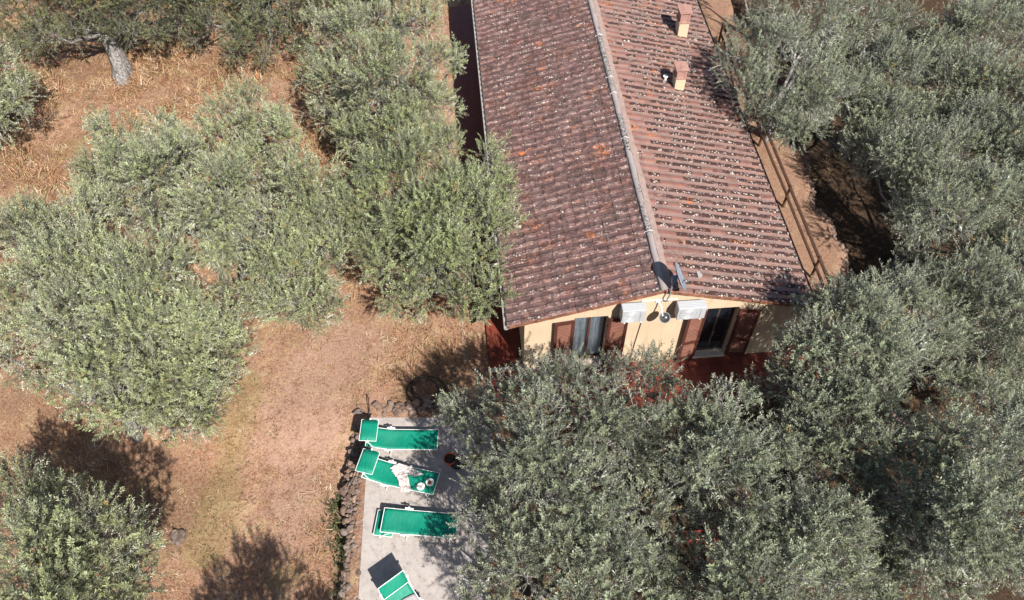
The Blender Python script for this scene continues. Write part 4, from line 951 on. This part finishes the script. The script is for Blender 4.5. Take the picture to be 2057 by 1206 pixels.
T = [
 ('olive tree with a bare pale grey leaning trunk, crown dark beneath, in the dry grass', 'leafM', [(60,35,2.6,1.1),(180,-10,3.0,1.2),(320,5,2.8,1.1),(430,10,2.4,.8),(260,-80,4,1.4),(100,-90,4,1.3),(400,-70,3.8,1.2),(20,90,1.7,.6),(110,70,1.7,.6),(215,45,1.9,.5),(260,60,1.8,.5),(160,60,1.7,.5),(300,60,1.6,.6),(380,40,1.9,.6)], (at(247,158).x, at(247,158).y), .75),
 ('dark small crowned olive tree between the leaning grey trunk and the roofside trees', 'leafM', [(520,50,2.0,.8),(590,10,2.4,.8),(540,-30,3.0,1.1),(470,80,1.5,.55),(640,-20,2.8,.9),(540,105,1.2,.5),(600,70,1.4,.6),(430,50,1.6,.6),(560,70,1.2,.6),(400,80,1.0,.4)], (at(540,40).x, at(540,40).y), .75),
 ('olive crown with shadow on straw grass left of the bare patch', 'leafL', [(-10,170,2.6,.95),(35,180,2.2,.55),(-80,150,3.2,1.2),(-60,240,2.4,1.0),(0,235,1.8,.6)], (at(-70,250).x, at(-70,250).y), 1.0),
 ('broad silvery olive tree spreading beside the bare orange grass patch', 'leafL', [(230,290,2.4,.8),(320,280,2.7,.6),(340,370,3.2,1.0),(490,250,3.2,.9),(560,310,3.0,.8),(600,380,3.1,.95),(655,450,2.8,.75),(460,420,3.6,1.1),(540,500,3.0,.9),(640,530,2.3,.6),(600,620,2.0,.6),(650,620,1.9,.5),(560,580,2.4,.6),(390,320,2.8,.7),(220,380,2.0,.7),(520,350,3.2,.8),(270,340,2.8,.75),(420,290,3.0,.75),(200,350,2.0,.6),(560,440,3.2,.8),(690,500,2.4,.5),(430,520,2.2,.8),(300,420,2.2,.75),(500,590,1.9,.65),(560,540,2.4,.7),(620,580,1.9,.6),(230,420,1.8,.5)], None, 1.0),
 ('largest olive tree of the grove, its shadow falling on the brown soil', 'leafL', [(50,500,2.8,1.0),(150,560,3.3,1.05),(290,570,4.5,1.0),(40,620,2.6,.9),(190,670,3.5,1.1),(360,640,3.2,.9),(330,750,2.7,1.0),(440,730,2.3,.8),(260,820,1.9,.7),(400,820,1.6,.6),(120,750,1.9,.5),(180,460,2.8,.7),(290,780,1.9,.8),(230,590,3.2,.9),(20,720,1.8,.7),(100,660,2.8,.8),(340,860,1.0,.5),(190,780,1.5,.6),(270,835,1.1,.45),(300,660,4.0,.9),(120,500,3.0,.8),(400,700,2.8,.8),(240,740,2.8,.8),(20,460,2.4,.7),(440,660,2.4,.6),(410,780,1.8,.6)], (at(270,862).x, at(270,862).y), 1.0),
 ('olive tree along the dark shaded strip beside the upper roof eave', 'leafL', [(670,90,2.8,.7),(740,70,3.4,.9),(840,60,3.2,.8),(690,180,2.8,.75),(780,150,3.6,.95),(860,150,3.3,.75),(660,230,1.9,.5),(770,240,2.8,.8),(880,220,2.9,.5),(720,280,2.0,.5),(850,270,2.7,.6),(820,200,3.0,.8),(720,130,3.2,.7),(640,150,2.4,.5),(910,130,3.0,.4),(690,240,2.2,.5),(640,50,2.4,.5)], None, 1.0),
 ('olive tree cropped by the top of the dark shaded strip beside the roof', 'leafL', [(800,-50,3.2,1.0),(880,-20,3.2,.6),(700,-40,3,1.),(780,-120,3.6,1.2)], None, 1.0),
 ('bright green olive tree overhanging the left roof edge', 'leafG', [(740,290,2.8,.65),(820,270,3.3,.65),(800,350,3.5,.9),(900,330,3.3,.75),(960,350,3.2,.65),(740,420,2.8,.8),(860,440,3.5,1.0),(960,430,3.2,.75),(1015,440,3.0,.42),(780,530,2.3,.75),(880,550,2.4,.8),(955,520,2.7,.65),(975,590,2.2,.5),(800,590,1.6,.45),(820,480,3.0,.85),(910,400,3.3,.75),(1000,390,3.1,.5),(920,610,1.9,.45),(880,490,3.1,.8),(840,610,1.7,.5)], None, 1.05),
 ('low olive crown beside the grey stump and brown soil', 'leafL', [(60,1050,3.0,.85),(150,1090,3.1,.8),(220,1130,2.7,.75),(60,1160,3.2,1.1),(160,1190,3.0,1.0),(265,1130,2.0,.45),(15,1000,2.4,.5),(95,1000,2.4,.45),(100,1260,3.0,1.1)], None, .95),
 ('olive tree overhanging the patio and the foot of the loungers', 'leafR', [(930,842,2.3,.45),(975,850,2.9,.75),(1040,825,3.4,.8),(1000,945,3.1,.8),(1100,900,4.0,1.0),(1180,840,3.4,.8),(1020,1010,3.1,.8),(1150,990,3.8,.9),(968,1005,2.4,.42),(1190,765,2.7,.5),(1240,780,3.1,.7),(1310,750,2.5,.4),(1130,780,2.8,.6),(1150,770,2.6,.42),(1330,745,2.2,.35),(1080,770,2.6,.45),(1260,860,3.2,.7),(1240,930,3.2,.7)], None, .75),
 ('sparse olive tree with bare twigs over the dark end of the patio', 'leafR', [(1010,1110,2.9,.8),(1080,1160,3.4,.9),(1180,1120,3.6,.9),(1270,1080,3.2,.8),(1000,1190,2.6,.65),(1250,1190,3.4,1.0),(1340,1150,2.8,.6),(1120,1260,3.4,1.1)], None, .7),
 ('olive tree between the red terrace and the red planter', 'leafR', [(1370,880,2.9,.75),(1450,850,3.3,.8),(1530,880,3.1,.7),(1330,940,2.8,.6),(1440,940,3.4,.85),(1555,950,2.8,.5)], None, .9),
 ('rounded olive tree standing below the red planter', 'leafR', [(1440,1110,2.8,.75),(1540,1050,3.2,.8),(1620,1070,3.4,.9),(1490,1160,3.2,.9),(1590,1160,3.4,1.0),(1680,1120,2.6,.5),(1560,1250,3.2,1.1),(1680,1190,2.4,.7),(1400,1190,2.8,.8),(1740,1160,2.2,.6)], None, 1.0),
 ('silver olive tree growing against the right corner of the gable wall', 'leafR', [(1640,645,2.4,.55),(1660,710,3.2,.8),(1720,660,3.5,.9),(1790,710,3.4,.8),(1600,735,2.4,.55),(1680,780,2.8,.9),(1780,790,2.9,.8),(1840,750,2.8,.5),(1790,600,2.8,.65),(1720,740,3.0,.9),(1620,780,2.4,.7),(1840,680,3.0,.7),(1740,650,3.0,.7),(1540,780,2.0,.5)], None, 1.05),
 ('olive crown between the gable corner tree and the silvery bushy crown', 'leafR', [(1640,880,2.6,.8),(1720,890,2.9,.8),(1650,970,2.6,.7),(1700,1000,2.7,.65),(1590,830,2.2,.5)], None, 1.0),
 ('dense pale silvery bushy olive crown above dark bare soil', 'leafR', [(1880,900,3.2,.8),(1960,930,3.6,.95),(2040,900,3.2,.9),(1850,990,3.2,.9),(1950,1040,3.5,1.0),(2030,1050,3.0,.7),(1790,920,2.6,.55),(1770,1010,2.6,.6),(1880,1110,2.4,.7),(1780,1110,2.0,.5),(1980,1120,2.2,.7),(2050,1140,2.2,.8),(1900,1170,2.0,.6),(1800,1170,1.8,.5)], None, 1.15),
 ('olive tree behind the silvery bushy crown, half in deep shade', 'leafR', [(1950,600,3.2,.9),(2030,650,3.2,.9),(1900,670,2.8,.7),(1980,720,2.4,.7),(2070,560,3.4,1),(1920,770,1.8,.45),(1880,600,2.8,.7),(1990,820,2.0,.7),(2050,760,2.4,.9)], None, 1.0),
 ('tall olive tree over the shaded lower terrace beside the fence', 'leafR', [(1760,330,2.8,.8),(1860,330,3.3,.9),(1940,400,3.1,.9),(1880,450,3.1,.9),(1950,500,2.8,.7),(1850,530,2.4,.55),(1800,260,3.1,.75),(1930,320,3.0,.9),(1830,400,3.0,.8),(1960,570,2.6,.8)], None, 1.0),
 ('olive tree leaning over the fence and the right roof edge, with a dead white branch', 'leafR', [(1495,60,2.5,.65),(1490,140,2.8,.7),(1540,190,3.0,.8),(1570,90,3.3,.8),(1620,160,3.3,.8),(1540,255,2.3,.55),(1610,250,2.7,.7),(1640,60,3.0,.8),(1660,210,3.0,.8),(1680,20,3.0,.8),(1560,20,2.8,.7)], None, 1.0),
 ('feathery olive tree between the dead white branch and the bare red soil', 'leafR', [(1700,210,3.3,.9),(1780,140,3.3,.9),(1820,60,3.0,.7),(1740,60,3.2,.8),(1710,290,2.6,.65),(1820,210,3.0,.7),(1760,240,3.0,.8),(1690,110,3.0,.8)], None, 1.05),
 ('pale feathery olive tree beyond the bare red soil', 'leafR', [(1900,80,3.3,.8),(1980,60,3.6,.95),(1930,160,3.0,.8),(2010,150,3.2,.85),(2060,60,3.4,1),(1900,220,2.6,.8),(1960,240,2.8,.8),(1870,150,2.8,.7)], None, 1.1),
 ('olive tree below the pale feathery one, over the lower terrace', 'leafR', [(1990,280,3.0,.85),(2050,330,3.2,1.0),(2040,430,2.8,.8),(2090,260,3.2,1.),(1990,370,2.8,.8),(2020,500,2.6,.8),(1930,250,2.8,.7)], None, 1.0),
 ('olive tree cropped by the far end of the path', 'leafR', [(1560,-70,3.0,1.0),(1660,-70,3.4,1.1),(1480,-60,2.4,.6)], None, 1.0),
]
for lab, key, lobes, base, dn in T:
    kw = {}
    if 'leaning trunk' in lab: kw = dict(trunk_r=.29, fork=np.array(at(212, 55, 1.8)))
    if 'leafR' == key: kw['sc'] = 1.0
    if 'grey stump' in lab: kw['dz'] = .7
    if any(w in lab for w in ('lower terrace', 'feathery', 'behind the silvery')): kw['dz'] = -1.6; kw['sc'] = 1.12
    if any(w in lab for w in ('overhanging the patio', 'sparse olive')): kw['sc'] = .96
    tree(lab, lobes, key, base, dens=dn, **kw)
tree('olive tree outside the patio corner casting shade on the grass', [(-3.9, 3.1, 4.2, .7), (-4.8, 3.3, 3.9, .75), (-4.3, 2.2, 4.4, 1.0), (-3.0, 2.6, 3.6, .7), (-5.4, 2.4, 3.4, .8)], 'leafL', world=True)
# dead white branch
db = at(1598, 112, 3.3); e = bpy.data.objects.new('dead_branch', None)
mb = MB(); a_ = at(1594, 128, 2.9); mb.tube([a_, a_.lerp(at(1601, 62, 3.6), .5)+Vector((.04, 0, 0)), at(1610, 52, 3.9)], [.03, .022, .008], 6); mb.tube([a_, at(1614, 100, 3.1)], [.018, .005], 5); mb.tube([a_.lerp(at(1610, 52, 3.9), .6), at(1590, 45, 3.9)], [.014, .004], 5)
tr = [o for o in COL.objects if o.get('label', '').endswith('dead white branch')][0]
o = mb.build('dead_branch', simple('dead_wood', (.5, .47, .44), .9, .1, .2, 12), tr); o.location = -Vector(tr.location)

# ------------------------------------------------------------------ dry grass, weeds
def ok_ground(x, y):
    dx, dy = x-HB.x, y-HB.y; s = dx*HD.x+dy*HD.y; t = dx*HN.x+dy*HN.y
    bad = ((s > -1.5) & (s < 8.95) & (t > -1.6) & (t < LEN)) | ((x > -4.45) & (x < -.5) & (y < 12.5)) | ((s > 8.3) & (s < 10.95) & (t > -1) & (t < 18) & (RNG.random(len(x)) < .82))
    return ~bad
n = 44000; x = RNG.uniform(-24, 3, n); y = RNG.uniform(5.5, 36, n); w = ok_ground(x, y)
nz = np.sin(x*.9+1.3*np.sin(y*.6))*np.sin(y*.8+1.1*np.sin(x*.7)); w &= RNG.random(n) < .45+.5*(nz > -.1)*.9
x, y = x[w], y[w]; z = ground_z(x, y)
d = unit(np.stack([RNG.normal(0, .35, len(x)), RNG.normal(0, .35, len(x)), np.ones(len(x))], 1))
far = sstep(15, 24, y)*sstep(-3, -6, x)
g1 = scatter('dry_grass', np.stack([x, y, z], 1), d, RNG.uniform(.35, 1.25, len(x))*np.where(nz[w] > .25, 1.35, .9)*(1+.8*far), 'straw'); tag(g1, 'dry straw coloured grass tufts over the grove floor', 'grass', kind='stuff')
n = 7000; x = RNG.uniform(3, 24, n); y = RNG.uniform(5.5, 36, n); w = ok_ground(x, y); x, y = x[w], y[w]; z = ground_z(x, y)
d = unit(np.stack([RNG.normal(0, .35, len(x)), RNG.normal(0, .35, len(x)), np.ones(len(x))], 1))
g2 = scatter('dry_grass', np.stack([x, y, z], 1), d, RNG.uniform(.4, .9, len(x)), 'straw'); tag(g2, 'thin dry grass and twigs under the trees right of the house', 'grass', kind='stuff')
n = 420; x = np.concatenate([RNG.uniform(-3.7, -.6, n), RNG.normal(-1.1, .5, n)]); y = np.concatenate([RNG.uniform(6, 12, n), RNG.uniform(6, 12, n)]); w = (x < -.6) & (x > -3.7); x, y = x[w], y[w]
d = unit(np.stack([RNG.normal(0, .2, len(x)), RNG.normal(0, .2, len(x)), np.ones(len(x))], 1))
g3 = scatter('leaf_litter', np.stack([x, y, np.full(len(x), .028)], 1), d, RNG.uniform(.12, .32, len(x)), 'straw'); tag(g3, 'fallen dry leaves scattered on the patio', 'leaf litter', kind='stuff')
def weeds(label, spots, n, key='leafD', r_=.3, sc=.6, name='weeds'):
    P = []
    for (px, py) in spots:
        c = at(px, py, 0); q = np.array([c.x, c.y])+RNG.normal(0, r_, (n, 2)); P.append(q)
    P = np.concatenate(P); keep = P[:, 0] < -4.25; P = P[keep] if name == 'weeds' else P
    z = ground_z(P[:, 0], P[:, 1]); p3 = np.stack([P[:, 0], P[:, 1], z], 1)
    d = unit(RNG.normal(0, .6, p3.shape)+np.array([0, 0, 1])); o = scatter(name, p3, d, RNG.uniform(.35, 1.0, len(p3))*sc, key); tag(o, label, 'weeds', kind='stuff')
weeds('green weeds growing at the foot of the patio wall', [(688, 990), (686, 1015), (690, 1050), (680, 1080), (688, 1110), (690, 1150), (682, 1185), (676, 1000), (672, 1040)], 110, r_=.17, sc=.75)
weeds('patchy green yellow weeds in the dry grass', [(700, 1060), (470, 920), (440, 1010), (420, 1060), (500, 860), (390, 1090), (520, 780), (430, 960), (460, 1080), (560, 1100), (620, 690), (520, 860), (400, 1030)], 70, r_=.55, sc=.36)

# render settings
scene.render.engine = 'CYCLES'; scene.cycles.max_bounces = 5; scene.cycles.diffuse_bounces = 2
